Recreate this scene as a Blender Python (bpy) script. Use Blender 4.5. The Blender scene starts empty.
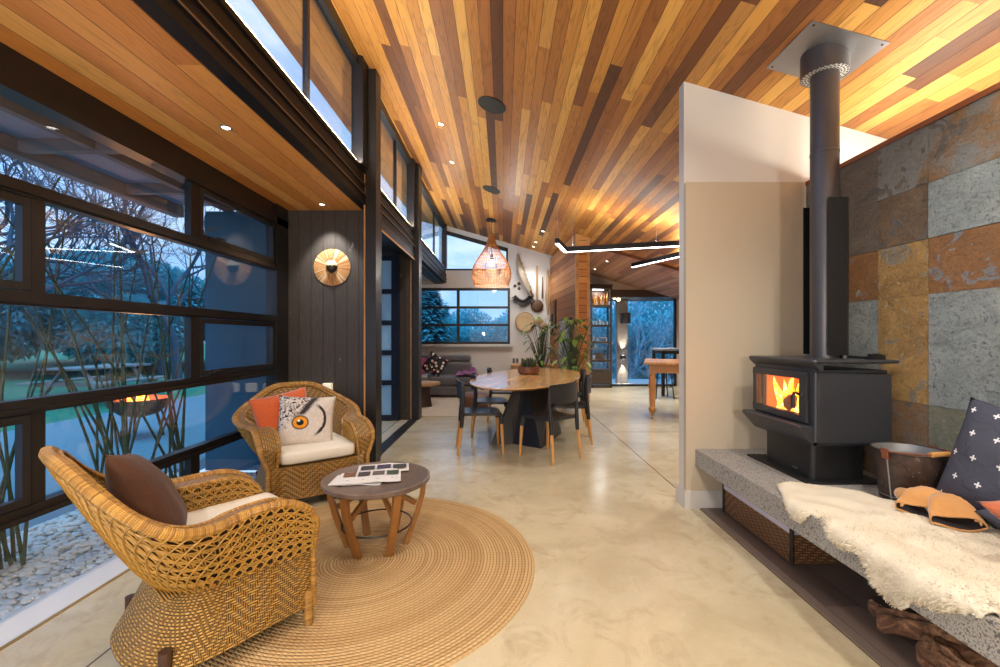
import bpy, bmesh, math, random
from mathutils import Vector, Matrix, Euler, noise
C = bpy.context.scene.collection
SC = bpy.context.scene
PI = math.pi
F, CX, CY, H = 430.0, 503.0, 338.0, 1.28
def PX(px, Y): return (px - CX) * Y / F
def PZ(py, Y): return H + (CY - py) * Y / F
def FY(py, z=0.0): return F * (H - z) / (py - CY)      # depth of a point at height z seen on row py
def CZ(x): return 3.629 - 0.284 * x                     # underside of the sloping ceiling
def lerp(a, b, t): return a + (b - a) * t
def sm(t):
    t = max(0.0, min(1.0, t)); return t * t * (3 - 2 * t)

# ------------------------------------------------------------------ mesh helper
class MB:
    def __init__(s): s.v = []; s.f = []; s.mi = []; s.uv = []; s.cur = 0; s.M = None
    def add(s, vs, fs, uvs=None):
        o = len(s.v)
        for p in vs:
            p = Vector(p)
            s.v.append(s.M @ p if s.M else p)
        for k, f in enumerate(fs):
            s.f.append([i + o for i in f]); s.mi.append(s.cur); s.uv.append(uvs[k] if uvs else None)
        return s
    def bx(s, x0, x1, y0, y1, z0, z1):
        v = [(x0,y0,z0),(x1,y0,z0),(x1,y1,z0),(x0,y1,z0),(x0,y0,z1),(x1,y0,z1),(x1,y1,z1),(x0,y1,z1)]
        return s.add(v, [(0,3,2,1),(4,5,6,7),(0,1,5,4),(1,2,6,5),(2,3,7,6),(3,0,4,7)])
    def beam(s, a, b, w, h, up=(0,0,1)):
        a = Vector(a); b = Vector(b); d = (b - a).normalized(); u = Vector(up)
        if abs(d.dot(u)) > .98: u = Vector((1,0,0))
        r = d.cross(u).normalized() * (w / 2); t = r.cross(d).normalized() * (h / 2)
        v = [a-r-t, a+r-t, a+r+t, a-r+t, b-r-t, b+r-t, b+r+t, b-r+t]
        return s.add(v, [(0,3,2,1),(4,5,6,7),(0,1,5,4),(1,2,6,5),(2,3,7,6),(3,0,4,7)])
    def prism(s, pts, ax, a, b):
        # polygon in the two other axes, extruded along axis ax from a to b
        def mk(p, q):
            return {0:(q,p[0],p[1]), 1:(p[0],q,p[1]), 2:(p[0],p[1],q)}[ax]
        n = len(pts); v = [mk(p,a) for p in pts] + [mk(p,b) for p in pts]
        f = [list(range(n))[::-1], list(range(n,2*n))] + [(i,(i+1)%n,n+(i+1)%n,n+i) for i in range(n)]
        return s.add(v, f)
    def hull8(s, bot, top):
        v = list(bot) + list(top); n = len(bot)
        return s.add(v, [list(range(n))[::-1], list(range(n,2*n))] + [(i,(i+1)%n,n+(i+1)%n,n+i) for i in range(n)])
    def tube(s, pts, r, n=8, closed=False, caps=True, flat=1.0):
        pts = [Vector(p) for p in pts]; m = len(pts)
        rs = r if isinstance(r, (list, tuple)) else [r] * m
        def tan(i):
            if closed: return (pts[(i+1)%m] - pts[i-1]).normalized()
            return (pts[min(i+1,m-1)] - pts[max(i-1,0)]).normalized()
        t0 = tan(0); u = t0.orthogonal().normalized(); v = []; uvs = []; L = 0; Ls = []
        for i in range(m):
            t = tan(i); u = (u - t * u.dot(t))
            u = u.normalized() if u.length > 1e-6 else t.orthogonal().normalized()
            w = t.cross(u)
            if i: L += (pts[i] - pts[i-1]).length
            Ls.append(L)
            for k in range(n):
                a = 2*PI*k/n; v.append(pts[i] + u*(math.cos(a)*rs[i]) + w*(math.sin(a)*rs[i]*flat))
        f = []; R = m if closed else m - 1
        for i in range(R):
            j = (i+1) % m
            for k in range(n):
                l = (k+1) % n; f.append((i*n+k, i*n+l, j*n+l, j*n+k))
                a, b = Ls[i], (Ls[j] if j > i else Ls[i] + .05)
                uvs.append([(a,k/n),(a,(k+1)/n),(b,(k+1)/n),(b,k/n)])
        if caps and not closed:
            f.append(list(range(n))[::-1]); uvs.append(None)
            f.append([(m-1)*n+k for k in range(n)]); uvs.append(None)
        return s.add(v, f, uvs)
    def lathe(s, prof, n=24, c=(0,0,0), caps=True, sx=1, sy=1):
        v = []; f = []
        for r, z in prof:
            for k in range(n):
                a = 2*PI*k/n; v.append((c[0]+r*sx*math.cos(a), c[1]+r*sy*math.sin(a), c[2]+z))
        m = len(prof)
        for i in range(m-1):
            for k in range(n):
                l = (k+1) % n; f.append((i*n+k, i*n+l, (i+1)*n+l, (i+1)*n+k))
        if caps:
            if prof[0][0] > 1e-5: f.append(list(range(n))[::-1])
            if prof[-1][0] > 1e-5: f.append([(m-1)*n+k for k in range(n)])
        return s.add(v, f)
    def grid(s, rows, uvrows=None, closed=False):
        m = len(rows); n = len(rows[0]); v = [p for r in rows for p in r]; f = []; uv = []
        for i in range(m-1):
            for k in range(n if closed else n-1):
                l = (k+1) % n; f.append((i*n+k, i*n+l, (i+1)*n+l, (i+1)*n+k))
                if uvrows: uv.append([uvrows[i][k], uvrows[i][l], uvrows[i+1][l], uvrows[i+1][k]])
        return s.add(v, f, uv if uvrows else None)
    def ell(s, c, r, n=16, m=10):
        c = Vector(c); prof = []
        v = []; f = []
        for i in range(m+1):
            th = PI*i/m
            for k in range(n):
                a = 2*PI*k/n
                v.append((c.x+r[0]*math.sin(th)*math.cos(a), c.y+r[1]*math.sin(th)*math.sin(a), c.z-r[2]*math.cos(th)))
        for i in range(m):
            for k in range(n):
                l = (k+1) % n; f.append((i*n+k, i*n+l, (i+1)*n+l, (i+1)*n+k))
        return s.add(v, f)
    def build(s, name, mats, parent=None, smooth=True, bevel=0, ang=40, seg=2, label=None, kind=None):
        me = bpy.data.meshes.new(name)
        me.from_pydata([tuple(p) for p in s.v], [], s.f)
        if not isinstance(mats, (list, tuple)): mats = [mats]
        for m in mats: me.materials.append(m)
        me.polygons.foreach_set('material_index', s.mi)
        if any(u for u in s.uv):
            lay = me.uv_layers.new(name='UVMap'); k = 0
            for pi, p in enumerate(me.polygons):
                u = s.uv[pi]
                for j in range(p.loop_total):
                    if u: lay.data[p.loop_start+j].uv = u[j]
        bm = bmesh.new(); bm.from_mesh(me)
        bmesh.ops.remove_doubles(bm, verts=bm.verts, dist=1e-6)
        bmesh.ops.recalc_face_normals(bm, faces=bm.faces)
        bm.to_mesh(me); bm.free()
        if smooth:
            me.polygons.foreach_set('use_smooth', [True]*len(me.polygons))
            me.set_sharp_from_angle(angle=math.radians(ang))
        o = bpy.data.objects.new(name, me); C.objects.link(o)
        if parent: o.parent = parent
        if bevel:
            b = o.modifiers.new('bevel', 'BEVEL'); b.width = bevel; b.segments = seg; b.limit_method = 'ANGLE'; b.angle_limit = math.radians(35)
        if label: o['label'] = label
        if kind: o['kind'] = kind
        return o

def thing(name, label, cat, loc=(0,0,0), rz=0, group=None, rot=None):
    o = bpy.data.objects.new(name, None); C.objects.link(o)
    o.location = loc; o.rotation_euler = rot if rot else (0,0,rz)
    o.empty_display_size = .1
    return tag(o, label, cat, group)
def tag(o, label, cat, group=None, kind=None):
    o['label'] = label; o['category'] = cat
    if group: o['group'] = group
    if kind: o['kind'] = kind
    return o
def struct(mb, name, mats, label=None, cat=None, **k):
    o = mb.build(name, mats, **k); o['kind'] = 'structure'
    if label: o['label'] = label
    if cat: o['category'] = cat
    return o
def sthing(name, label=None, loc=(0,0,0)):
    o = bpy.data.objects.new(name, None); C.objects.link(o); o.location = loc; o['kind'] = 'structure'
    if label: o['label'] = label
    return o
KIDS = {}
def kids(o): return [c for c in C.objects if c.parent == o]
def dup(root, loc=None, rz=None, label=None, scale=None, rot=None, parent=None):
    r = root.copy(); C.objects.link(r)
    if parent: r.parent = parent
    if loc is not None: r.location = loc
    if rz is not None: r.rotation_euler = (0,0,rz)
    if rot is not None: r.rotation_euler = rot
    if scale is not None: r.scale = scale
    if label: r['label'] = label
    for c in kids(root): dup(c, parent=r)
    return r

# ------------------------------------------------------------------ material helper
def srgb(r, g, b):
    def c(x):
        x /= 255.0
        return x/12.92 if x <= .04045 else ((x+.055)/1.055)**2.4
    return (c(r), c(g), c(b), 1)
class NT:
    def __init__(s, name):
        s.m = bpy.data.materials.new(name); s.m.use_nodes = True
        s.t = s.m.node_tree; s.t.nodes.clear()
        s.out = s.t.nodes.new('ShaderNodeOutputMaterial')
        s.b = s.t.nodes.new('ShaderNodeBsdfPrincipled')
        s.t.links.new(s.b.outputs[0], s.out.inputs[0])
    def put(s, sock, v):
        if hasattr(v, 'is_linked') or isinstance(v, bpy.types.NodeSocket): s.t.links.new(v, sock)
        else: sock.default_value = v
    def n(s, t, ins=None, **p):
        k = s.t.nodes.new('ShaderNode' + t)
        for a, b in p.items(): setattr(k, a, b)
        for a, b in (ins or {}).items(): s.put(k.inputs[a], b)
        return k
    def ma(s, op, a, b=0.0, c=None):
        k = s.n('Math', operation=op); s.put(k.inputs[0], a); s.put(k.inputs[1], b)
        if c is not None: s.put(k.inputs[2], c)
        return k.outputs[0]
    def xyz(s, kind='Object'):
        k = s.n('TexCoord'); q = s.n('SeparateXYZ'); s.t.links.new(k.outputs[kind], q.inputs[0])
        return q.outputs[0], q.outputs[1], q.outputs[2], k.outputs[kind]
    def vec(s, x, y, z=0.0):
        k = s.n('CombineXYZ'); s.put(k.inputs[0], x); s.put(k.inputs[1], y); s.put(k.inputs[2], z); return k.outputs[0]
    def noise(s, v, sc=5, det=3, rough=.5, dist=0):
        k = s.n('TexNoise', {'Scale': sc, 'Detail': det, 'Roughness': rough, 'Distortion': dist}); s.put(k.inputs['Vector'], v); return k.outputs['Fac']
    def voro(s, v, sc=5, feat='F1', out='Distance', rnd=1.0):
        k = s.n('TexVoronoi', {'Scale': sc, 'Randomness': rnd}, feature=feat); s.put(k.inputs['Vector'], v); return k.outputs[out]
    def white(s, x, y=0.0):
        k = s.n('TexWhiteNoise', noise_dimensions='2D'); s.put(k.inputs['Vector'], s.vec(x, y)); return k.outputs['Value']
    def ramp(s, fac, stops, interp='LINEAR'):
        k = s.n('ValToRGB'); e = k.color_ramp.elements; k.color_ramp.interpolation = interp
        while len(e) < len(stops): e.new(.5)
        for i, (p, c) in enumerate(stops):
            e[i].position = p; e[i].color = c if hasattr(c, '__len__') else (c, c, c, 1)
        s.put(k.inputs[0], fac); return k.outputs[0]
    def mix(s, fac, a, b, mode='MIX'):
        k = s.n('Mix', data_type='RGBA', blend_type=mode); s.put(k.inputs[0], fac); s.put(k.inputs[6], a); s.put(k.inputs[7], b); return k.outputs[2]
    def step(s, x, lo, hi):
        k = s.n('MapRange', {'From Min': lo, 'From Max': hi}); k.clamp = True; s.put(k.inputs[0], x); return k.outputs[0]
    def bump(s, h, st=.3, d=.01):
        k = s.n('Bump', {'Strength': st, 'Distance': d}); s.put(k.inputs['Height'], h); s.t.links.new(k.outputs[0], s.b.inputs['Normal'])
    def set(s, col=None, rough=None, metal=None, spec=None, coat=None, sheen=None):
        if col is not None: s.put(s.b.inputs['Base Color'], col)
        if rough is not None: s.put(s.b.inputs['Roughness'], rough)
        if metal is not None: s.put(s.b.inputs['Metallic'], metal)
        if spec is not None: s.put(s.b.inputs['Specular IOR Level'], spec)
        if coat is not None: s.put(s.b.inputs['Coat Weight'], coat); s.b.inputs['Coat Roughness'].default_value = .12
        if sheen is not None: s.put(s.b.inputs['Sheen Weight'], sheen)
        return s.m
def plain(name, col, rough=.5, metal=0, var=.12, sc=8, bump=.05, spec=.5, **k):
    t = NT(name); x,y,z,v = t.xyz()
    f = t.noise(v, sc, 4, .6)
    c = t.mix(f, tuple(q*(1-var) for q in col[:3])+(1,), tuple(min(1,q*(1+var)) for q in col[:3])+(1,))
    if bump: t.bump(t.noise(v, sc*8, 3), bump, .004)
    return t.set(c, rough, metal, spec, **k)
def emit(name, col, st):
    t = NT(name); t.b.inputs['Emission Color'].default_value = col; t.b.inputs['Emission Strength'].default_value = st
    return t.set(col, .5)
def planks(name, ac, al, w, L, stops, rough=.45, grain=1.0, gap=.025, off=0.0, gapcol=(.012,.006,.003,1), spec=.4, bst=.4):
    t = NT(name); q = t.xyz(); A = q[ac]; B = q[al]
    ra = t.ma('DIVIDE', t.ma('ADD', A, off), w); row = t.ma('FLOOR', ra); fr = t.ma('FRACT', ra)
    la = t.ma('ADD', t.ma('DIVIDE', B, L), t.ma('MULTIPLY', t.white(row, 3.3), 9.7)); pid = t.ma('FLOOR', la); fl = t.ma('FRACT', la)
    rnd = t.white(row, pid); rnd2 = t.white(pid, t.ma('ADD', row, 41.0))
    col = t.ramp(rnd, stops)
    gv = t.vec(t.ma('MULTIPLY', A, 1.0), t.ma('MULTIPLY', B, .09), t.ma('MULTIPLY', rnd2, 37.0))
    n1 = t.noise(gv, 13, 2, .5)
    rings = t.ma('ABSOLUTE', t.ma('SINE', t.ma('MULTIPLY', n1, t.ma('ADD', 12.0, t.ma('MULTIPLY', rnd2, 26.0)))))
    fine = t.noise(t.vec(t.ma('MULTIPLY', A, 1.0), t.ma('MULTIPLY', B, .035), rnd2), 170, 3, .6)
    g = t.ma('ADD', t.ma('MULTIPLY', rings, .5), t.ma('MULTIPLY', fine, .5))
    shade = t.ramp(g, [(.1, (1-.42*grain,)*3+(1,)), (.6, (1.0,)*3+(1,)), (.95, (1.0,)*3+(1,))])
    col = t.mix(.85, col, shade, 'MULTIPLY')
    e = t.ma('MINIMUM', fr, t.ma('SUBTRACT', 1.0, fr))
    ee = t.ma('MULTIPLY', t.ma('MINIMUM', fl, t.ma('SUBTRACT', 1.0, fl)), L/w)
    ed = t.ma('MINIMUM', e, t.ma('ADD', ee, .012)); m = t.step(ed, gap*.4, gap)
    col = t.mix(m, gapcol, col)
    t.bump(t.ma('ADD', m, t.ma('MULTIPLY', fine, .06)), bst, .003)
    return t.set(col, rough, 0, spec)

# ------------------------------------------------------------------ materials
M = {}
cedar = [(0,srgb(84,54,38)),(.13,srgb(122,78,48)),(.3,srgb(164,106,56)),(.52,srgb(192,132,66)),(.75,srgb(214,154,76)),(.9,srgb(226,172,92)),(1,srgb(150,92,52))]
M['ceil'] = planks('cedar ceiling boards', 0, 1, .092, 2.6, cedar, .45, 1.0, spec=.25)
M['soffit'] = planks('cedar sunroom boards', 0, 1, .135, 4.3, [(0,srgb(180,112,52)),(.3,srgb(214,142,72)),(.6,srgb(226,160,84)),(1,srgb(236,178,102))], .4, .7, .018)
M['eave'] = planks('cedar eave boards', 0, 1, .13, 3.3, [(0,srgb(186,112,58)),(.5,srgb(216,142,76)),(1,srgb(226,158,90))], .5, .9, .02)
M['clad'] = planks('horizontal cedar cladding', 2, 1, .135, 7.0, [(0,srgb(150,82,40)),(.35,srgb(182,106,54)),(.7,srgb(204,130,70)),(1,srgb(214,146,84))], .5, .7, .04)
M['cladend'] = planks('cedar end boards', 2, 0, .135, 7.0, [(0,srgb(180,116,60)),(.5,srgb(206,140,76)),(1,srgb(220,158,92))], .5, .7, .05)
M['cedartrim'] = planks('cedar trim', 1, 2, .4, 5, [(0,srgb(186,136,84)),(1,srgb(200,152,96))], .45, .8, .001)
M['browntrim'] = planks('brown timber trim', 2, 1, .3, 5, [(0,srgb(122,66,36)),(1,srgb(140,80,44))], .5, .6, .001)
def charred():
    t = NT('charred timber boards'); x,y,z,v = t.xyz()
    ra = t.ma('DIVIDE', x, .127); fr = t.ma('FRACT', ra); row = t.ma('FLOOR', ra)
    rn = t.white(row, 2.0)
    n = t.noise(t.vec(x, y, t.ma('MULTIPLY', z, .12)), 60, 4, .6)
    base = t.mix(n, srgb(40,36,34), srgb(92,84,77)); base = t.mix(t.ma('MULTIPLY', rn, .5), base, srgb(56,50,47))
    fl = t.noise(t.vec(x, t.ma('MULTIPLY', rn, 9.0), t.ma('MULTIPLY', z, .35)), 16, 5, .7)
    base = t.mix(t.step(fl, .66, .75), base, srgb(150,142,132))
    e = t.ma('MINIMUM', fr, t.ma('SUBTRACT', 1.0, fr)); m = t.step(e, .008, .03)
    base = t.mix(m, (.002,.002,.002,1), base); t.bump(t.ma('ADD', m, t.ma('MULTIPLY', n, .2)), .5, .004)
    return t.set(base, .55, 0, .4)
M['char'] = charred()
M['plaster'] = plain('warm white plaster', srgb(206,204,202), .7, 0, .02, 3, .03)
M['partition'] = plain('putty painted plaster', srgb(214,210,203), .65, 0, .015, 3, .02)
M['skirt'] = plain('painted skirting', srgb(196,192,184), .45, 0, .02, 3, 0)
M['black'] = plain('black painted steel', srgb(30,28,28), .42, 0, .08, 6, .02)
M['frame'] = plain('dark bronze aluminium', srgb(30,26,25), .34, .1, .06, 6, .02)
M['navy'] = plain('dark blue grey steel', srgb(34,38,50), .35, .3, .05, 6, .02)
def concrete_floor():
    t = NT('polished concrete'); x,y,z,v = t.xyz()
    a = t.noise(v, .9, 5, .62, .6); b = t.noise(v, 4.5, 6, .7, .8); c = t.noise(v, 60, 2)
    col = t.mix(t.step(a,.3,.7), srgb(172,158,126), srgb(206,194,164)); col = t.mix(t.step(b,.50,.72), col, srgb(168,153,122))
    hair = t.voro(t.vec(t.ma('ADD', x, t.ma('MULTIPLY', b, .5)), t.ma('ADD', y, t.ma('MULTIPLY', a, .5))), 1.1, 'DISTANCE_TO_EDGE')
    col = t.mix(t.ma('MULTIPLY', t.step(t.noise(v, 2.2, 7, .75, 1.6), .56, .70), .22), col, srgb(222,212,188))
    col = t.mix(t.ma('MULTIPLY', t.step(hair, .008, .0), .05), col, srgb(120,104,80))
    sp = t.step(t.noise(v, 110, 3), .62, .70); col = t.mix(t.ma('MULTIPLY', sp, .35), col, srgb(150,128,96))
    # saw cuts
    def cut(p, at): return t.step(t.ma('ABSOLUTE', t.ma('SUBTRACT', p, at)), .003, .006)
    m = t.ma('MINIMUM', cut(x, 1.474), t.ma('MINIMUM', cut(y, 9.25), t.ma('MINIMUM', cut(y, 5.86), cut(x, -1.62))))
    col = t.mix(m, srgb(84,70,52), col); t.bump(t.ma('ADD', m, t.ma('MULTIPLY', b, .1)), .2, .002)
    r = t.ma('ADD', .13, t.ma('MULTIPLY', t.step(b,.3,.75), .16))
    return t.set(col, r, 0, .55)
M['floor'] = concrete_floor()
M['darkstrip'] = planks('dark floor strip', 0, 1, .17, 1.6, [(0,srgb(92,78,70)),(.5,srgb(118,102,92)),(1,srgb(100,88,82))], .4, .5, .012)  # darker boarded strip of floor below the bench
M['deck'] = planks('grey deck boards', 0, 1, .14, 4, [(0,srgb(96,98,100)),(1,srgb(120,122,124))], .7, .6, .03)
def slate(name, cols, big=2.2, thr=(.44,.58), patch=None, pt=.56, pscale=5, speck=None, st=.56):
    t = NT(name); x,y,z,v = t.xyz()
    a = t.noise(v, big, 8, .65, .7); b = t.noise(v, 13, 7, .72, .5); d = t.noise(v, 85, 5, .75, .3)
    rel = t.noise(t.vec(x, t.ma('MULTIPLY', y, .8), t.ma('MULTIPLY', z, 1.5)), 9, 9, .78, 1.4)
    col = t.mix(t.step(a, *thr), cols[0], cols[1]); col = t.mix(t.ma('MULTIPLY', t.step(b, .44, .60), .7), col, cols[2])
    if patch:
        pn = t.noise(v, pscale, 7, .62, .9); col = t.mix(t.step(pn, pt, pt+.02), col, patch)
        p2 = t.noise(v, pscale*2.6, 5, .6, .4); col = t.mix(t.step(p2, pt+.07, pt+.085), col, tuple(min(1,q*1.25) for q in patch[:3])+(1,))
    if speck: col = t.mix(t.ma('MULTIPLY', t.step(t.noise(v, 42, 5, .75, .8), st, st+.04), .85), col, speck)
    shade = t.ramp(rel, [(.30,srgb(150,148,146)),(.5,(1,1,1,1)),(.62,(1,1,1,1)),(.75,(1.0,1.0,1.0,1))]); col = t.mix(.7, col, shade, 'MULTIPLY')
    fl = t.ramp(d, [(.34,srgb(130,130,130)),(.47,(1,1,1,1))]); col = t.mix(.6, col, fl, 'MULTIPLY')
    t.bump(t.ma('ADD', t.ma('MULTIPLY', rel, 2.2), t.ma('ADD', b, t.ma('MULTIPLY', d, .35))), 1.0, .016)
    return t.set(col, .48, 0, .5)
GR = srgb(150,160,162)
SL = [slate('blue grey slate', [srgb(150,160,160),srgb(170,178,176),srgb(160,168,164)], speck=srgb(98,108,110), st=.57),
      slate('rusty slate', [srgb(132,96,62),srgb(160,116,74),srgb(140,104,72)], 2.4, patch=srgb(124,130,136), pt=.60, pscale=8, speck=srgb(104,84,66), st=.58),
      slate('ochre slate', [srgb(160,124,72),srgb(196,156,92),srgb(176,136,82)], 3.0, patch=srgb(146,138,122), pt=.58, pscale=7, speck=srgb(214,190,140), st=.60),
      slate('taupe slate', [srgb(118,110,104),srgb(138,130,122),srgb(126,112,98)], 2.0, patch=srgb(100,98,98), pt=.62, pscale=6),
      slate('olive slate', [srgb(132,134,116),srgb(150,148,124),srgb(142,144,130)], 2.6, speck=srgb(170,164,136), st=.58),
      slate('patched rust and grey slate', [srgb(150,104,62),srgb(166,118,72),srgb(150,108,70)], 1.6, patch=srgb(138,144,150), pt=.60, pscale=5.5, speck=srgb(112,92,72), st=.58),
      slate('grey to rust slate', [srgb(138,142,140),srgb(150,112,72),srgb(140,134,124)], 1.3, (.48,.56), patch=srgb(112,104,96), pt=.60, pscale=6),
      slate('brown slate', [srgb(104,88,72),srgb(132,108,82),srgb(116,98,80)], 1.8, patch=srgb(104,104,104), pt=.59, pscale=5)]
M['grout'] = plain('grey grout', srgb(110,106,98), .8)
def speckled():
    t = NT('speckled concrete'); x,y,z,v = t.xyz()
    a = t.noise(v, 3, 4); col = t.mix(a, srgb(150,146,140), srgb(176,172,165))
    p = t.noise(v, 150, 2, .5); q = t.noise(v, 70, 2, .5)
    pit = t.step(p, .545, .60); pit2 = t.step(q, .60, .64)
    mm = t.ma('MAXIMUM', pit, pit2)
    col = t.mix(t.ma('MULTIPLY', mm, .8), col, srgb(74,70,66)); t.bump(t.ma('SUBTRACT', 1.0, mm), .3, .003)
    return t.set(col, .5, 0, .4)
M['bench'] = speckled()
M['stove'] = plain('charcoal stove paint', srgb(58,59,63), .38, .25, .06, 10, .03)
M['stoveblack'] = plain('matt black stove paint', srgb(24,24,26), .45, .1, .06, 10, .02)
M['flue'] = plain('dark grey flue steel', srgb(82,78,78), .36, .5, .06, 5, .01)
M['steel'] = plain('brushed steel plate', srgb(160,160,162), .38, .85, .05, 6, .02)
M['silver'] = plain('silver steel', srgb(200,200,202), .25, .9, .03, 6, 0)
M['brass'] = plain('warm brass strip', srgb(180,140,70), .35, .6, .05, 6, 0)
M['led'] = emit('led diffuser', (1,.97,.92,1), 9.0)
M['lamp'] = emit('downlight lens', (1,.92,.8,1), 7.0)
def glass():
    t = NT('clear glass'); t.t.nodes.remove(t.b)
    g_ = t.n('NewGeometry'); fr = t.n('Fresnel'); t.put(fr.inputs['IOR'], t.ma('ADD', 1.5, t.ma('MULTIPLY', g_.outputs['Backfacing'], 1/1.5-1.5))); tr = t.n('BsdfTransparent'); tr.inputs[0].default_value = (.97,.985,1,1)
    gl = t.n('BsdfGlossy', {'Roughness': 0.0}); gl.inputs[0].default_value = (1,1,1,1)
    mx = t.n('MixShader'); t.t.links.new(fr.outputs[0], mx.inputs[0]); t.t.links.new(tr.outputs[0], mx.inputs[1]); t.t.links.new(gl.outputs[0], mx.inputs[2])
    t.t.links.new(mx.outputs[0], t.out.inputs[0]); return t.m
M['glass'] = glass()
def twill(name, ca, cb, s=.0085, zig=.085, bst=.8):
    # herringbone wicker: strands run over three cells, direction flips in zigzag bands
    t = NT(name); u,v,_,_ = t.xyz('UV')
    uu = t.ma('PINGPONG', u, zig)
    iu = t.ma('DIVIDE', uu, s); iv = t.ma('DIVIDE', v, s)
    k = t.ma('MODULO', t.ma('ADD', t.ma('FLOOR', iu), t.ma('FLOOR', iv)), 4.0)
    hor = t.ma('LESS_THAN', k, 2.0)
    fu = t.ma('SUBTRACT', t.ma('MULTIPLY', t.ma('FRACT', iu), 2.0), 1.0); fv = t.ma('SUBTRACT', t.ma('MULTIPLY', t.ma('FRACT', iv), 2.0), 1.0)
    hu = t.ma('SUBTRACT', 1.0, t.ma('MULTIPLY', fu, fu)); hv = t.ma('SUBTRACT', 1.0, t.ma('MULTIPLY', fv, fv))
    h = t.ma('ADD', t.ma('MULTIPLY', hor, hv), t.ma('MULTIPLY', t.ma('SUBTRACT', 1.0, hor), hu))
    rn = t.noise(t.vec(u, v), 30, 3)
    strand = t.mix(t.ma('ADD', t.ma('MULTIPLY', hor, .6), t.ma('MULTIPLY', rn, .4)), ca, cb)
    col = t.mix(t.step(h, .25, .95), tuple(q*.06 for q in ca[:3])+(1,), strand)
    t.bump(h, bst, .004)
    return t.set(col, .45, 0, .45)
M['twill'] = twill('honey herringbone wicker', srgb(138,98,42), srgb(196,152,74), .0105, .105)
M['twillin'] = twill('honey wicker weave', srgb(142,100,44), srgb(192,150,76), .0105, .21)
M['armband'] = twill('sky tinted wicker band', srgb(150,116,84), srgb(186,148,108), .007, 3.0, .5)  # honey wicker greyed to carry the blue sky light on the arms
def wrapped():
    t = NT('wrapped cane rim'); u,v,_,_ = t.xyz('UV')
    f = t.ma('FRACT', t.ma('ADD', t.ma('DIVIDE', u, .0075), v)); g = t.ma('SUBTRACT', t.ma('MULTIPLY', f, 2.0), 1.0); h = t.ma('SUBTRACT', 1.0, t.ma('MULTIPLY', g, g))
    rn = t.white(t.ma('FLOOR', t.ma('ADD', t.ma('DIVIDE', u, .0075), v)), 1.0)
    c = t.mix(rn, srgb(138,96,40), srgb(196,148,68)); c = t.mix(t.step(h, 0, .4), srgb(92,58,24), c); t.bump(h, .6, .003)
    return t.set(c, .35, 0, .5)
M['rim'] = wrapped()
M['cane'] = plain('honey cane strand', srgb(172,130,58), .4, 0, .4, 14, .03)
M['wickerdark'] = plain('dark inner wicker', srgb(44,28,15), .6, 0, .2, 30, .1)
M['darkwood'] = plain('dark brown turned wood', srgb(66,42,28), .4, 0, .15, 12, .02)
M['cream'] = plain('cream canvas', srgb(224,218,202), .85, 0, .04, 20, .1)
def fabric(name, ca, cb, sc=160, rough=.85, sheen=.2, wr=0.0):
    t = NT(name); x,y,z,v = t.xyz()
    n = t.noise(v, sc, 2); n2 = t.noise(v, 6, 4, .6)
    t.bump(t.ma('ADD', t.ma('MULTIPLY', n, .3), t.ma('MULTIPLY', n2, wr)), .35, .01)
    return t.set(t.mix(t.ma('ADD', t.ma('MULTIPLY', n, .4), t.ma('MULTIPLY', n2, .6)), ca, cb), rough, 0, .3, sheen=sheen)
M['orange'] = fabric('burnt orange velvet', srgb(176,70,24), srgb(224,106,44), 60, .7, .4, 1.5)
M['fur'] = fabric('brown faux fur', srgb(40,22,13), srgb(96,58,34), 90, .8, .1, 1.0)
M['terra'] = fabric('terracotta suede', srgb(156,80,50), srgb(184,102,66), 120, .9, .3, .5)
M['sofa'] = fabric('charcoal grey upholstery', srgb(84,84,90), srgb(112,112,118), 120, .85, .2, .3)
M['sofalight'] = fabric('pale grey throw', srgb(150,158,164), srgb(186,192,198), 120, .9, .2, .6)
M['purple'] = fabric('purple wool throw', srgb(84,24,84), srgb(140,50,128), 60, .9, .5, 1.5)
M['pinkc'] = fabric('pink and mauve print', srgb(110,50,120), srgb(200,90,130), 14, .9, .3, .3)
M['suede'] = fabric('tan suede', srgb(182,122,62), srgb(214,160,94), 40, .8, .4, .8)
M['suededk'] = fabric('dark glove lining', srgb(34,22,16), srgb(58,38,26), 40, .9)
EXPO = 0.3; LK = 1.25; SKY = 1.8
# ------------------------------------------------------------------ camera, world, view
cam = bpy.data.cameras.new('camera'); co = bpy.data.objects.new('camera', cam); C.objects.link(co)
cam.sensor_width = 36; cam.lens = F/1000*36; cam.clip_start = .05; cam.clip_end = 300
cam.shift_x = -(CX-500)/1000; cam.shift_y = (CY-333.5)/1000
co.location = (0,0,H); co.rotation_euler = (PI/2,0,0); SC.camera = co
vs = SC.view_settings; vs.view_transform = 'Standard'; vs.look = 'None'; vs.gamma = 1; vs.use_curve_mapping = False; vs.exposure = EXPO
SC.cycles.max_bounces = 10; SC.cycles.diffuse_bounces = 5; SC.cycles.glossy_bounces = 4; SC.cycles.transparent_max_bounces = 24; SC.cycles.transmission_bounces = 6
SC.cycles.sample_clamp_indirect = 4.0; SC.cycles.caustics_reflective = False; SC.cycles.caustics_refractive = False
w = bpy.data.worlds.new('dusk sky'); SC.world = w; w.use_nodes = True
nt = w.node_tree; nt.nodes.clear()
wo = nt.nodes.new('ShaderNodeOutputWorld'); bg = nt.nodes.new('ShaderNodeBackground'); nt.links.new(bg.outputs[0], wo.inputs[0])
tc = nt.nodes.new('ShaderNodeTexCoord'); sx = nt.nodes.new('ShaderNodeSeparateXYZ'); nt.links.new(tc.outputs['Generated'], sx.inputs[0])
rp = nt.nodes.new('ShaderNodeValToRGB'); e = rp.color_ramp.elements
e[0].position = 0.0; e[0].color = (.14,.42,.86,1); e[1].position = 1.0; e[1].color = (.25,1.8,3.1,1)
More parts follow.
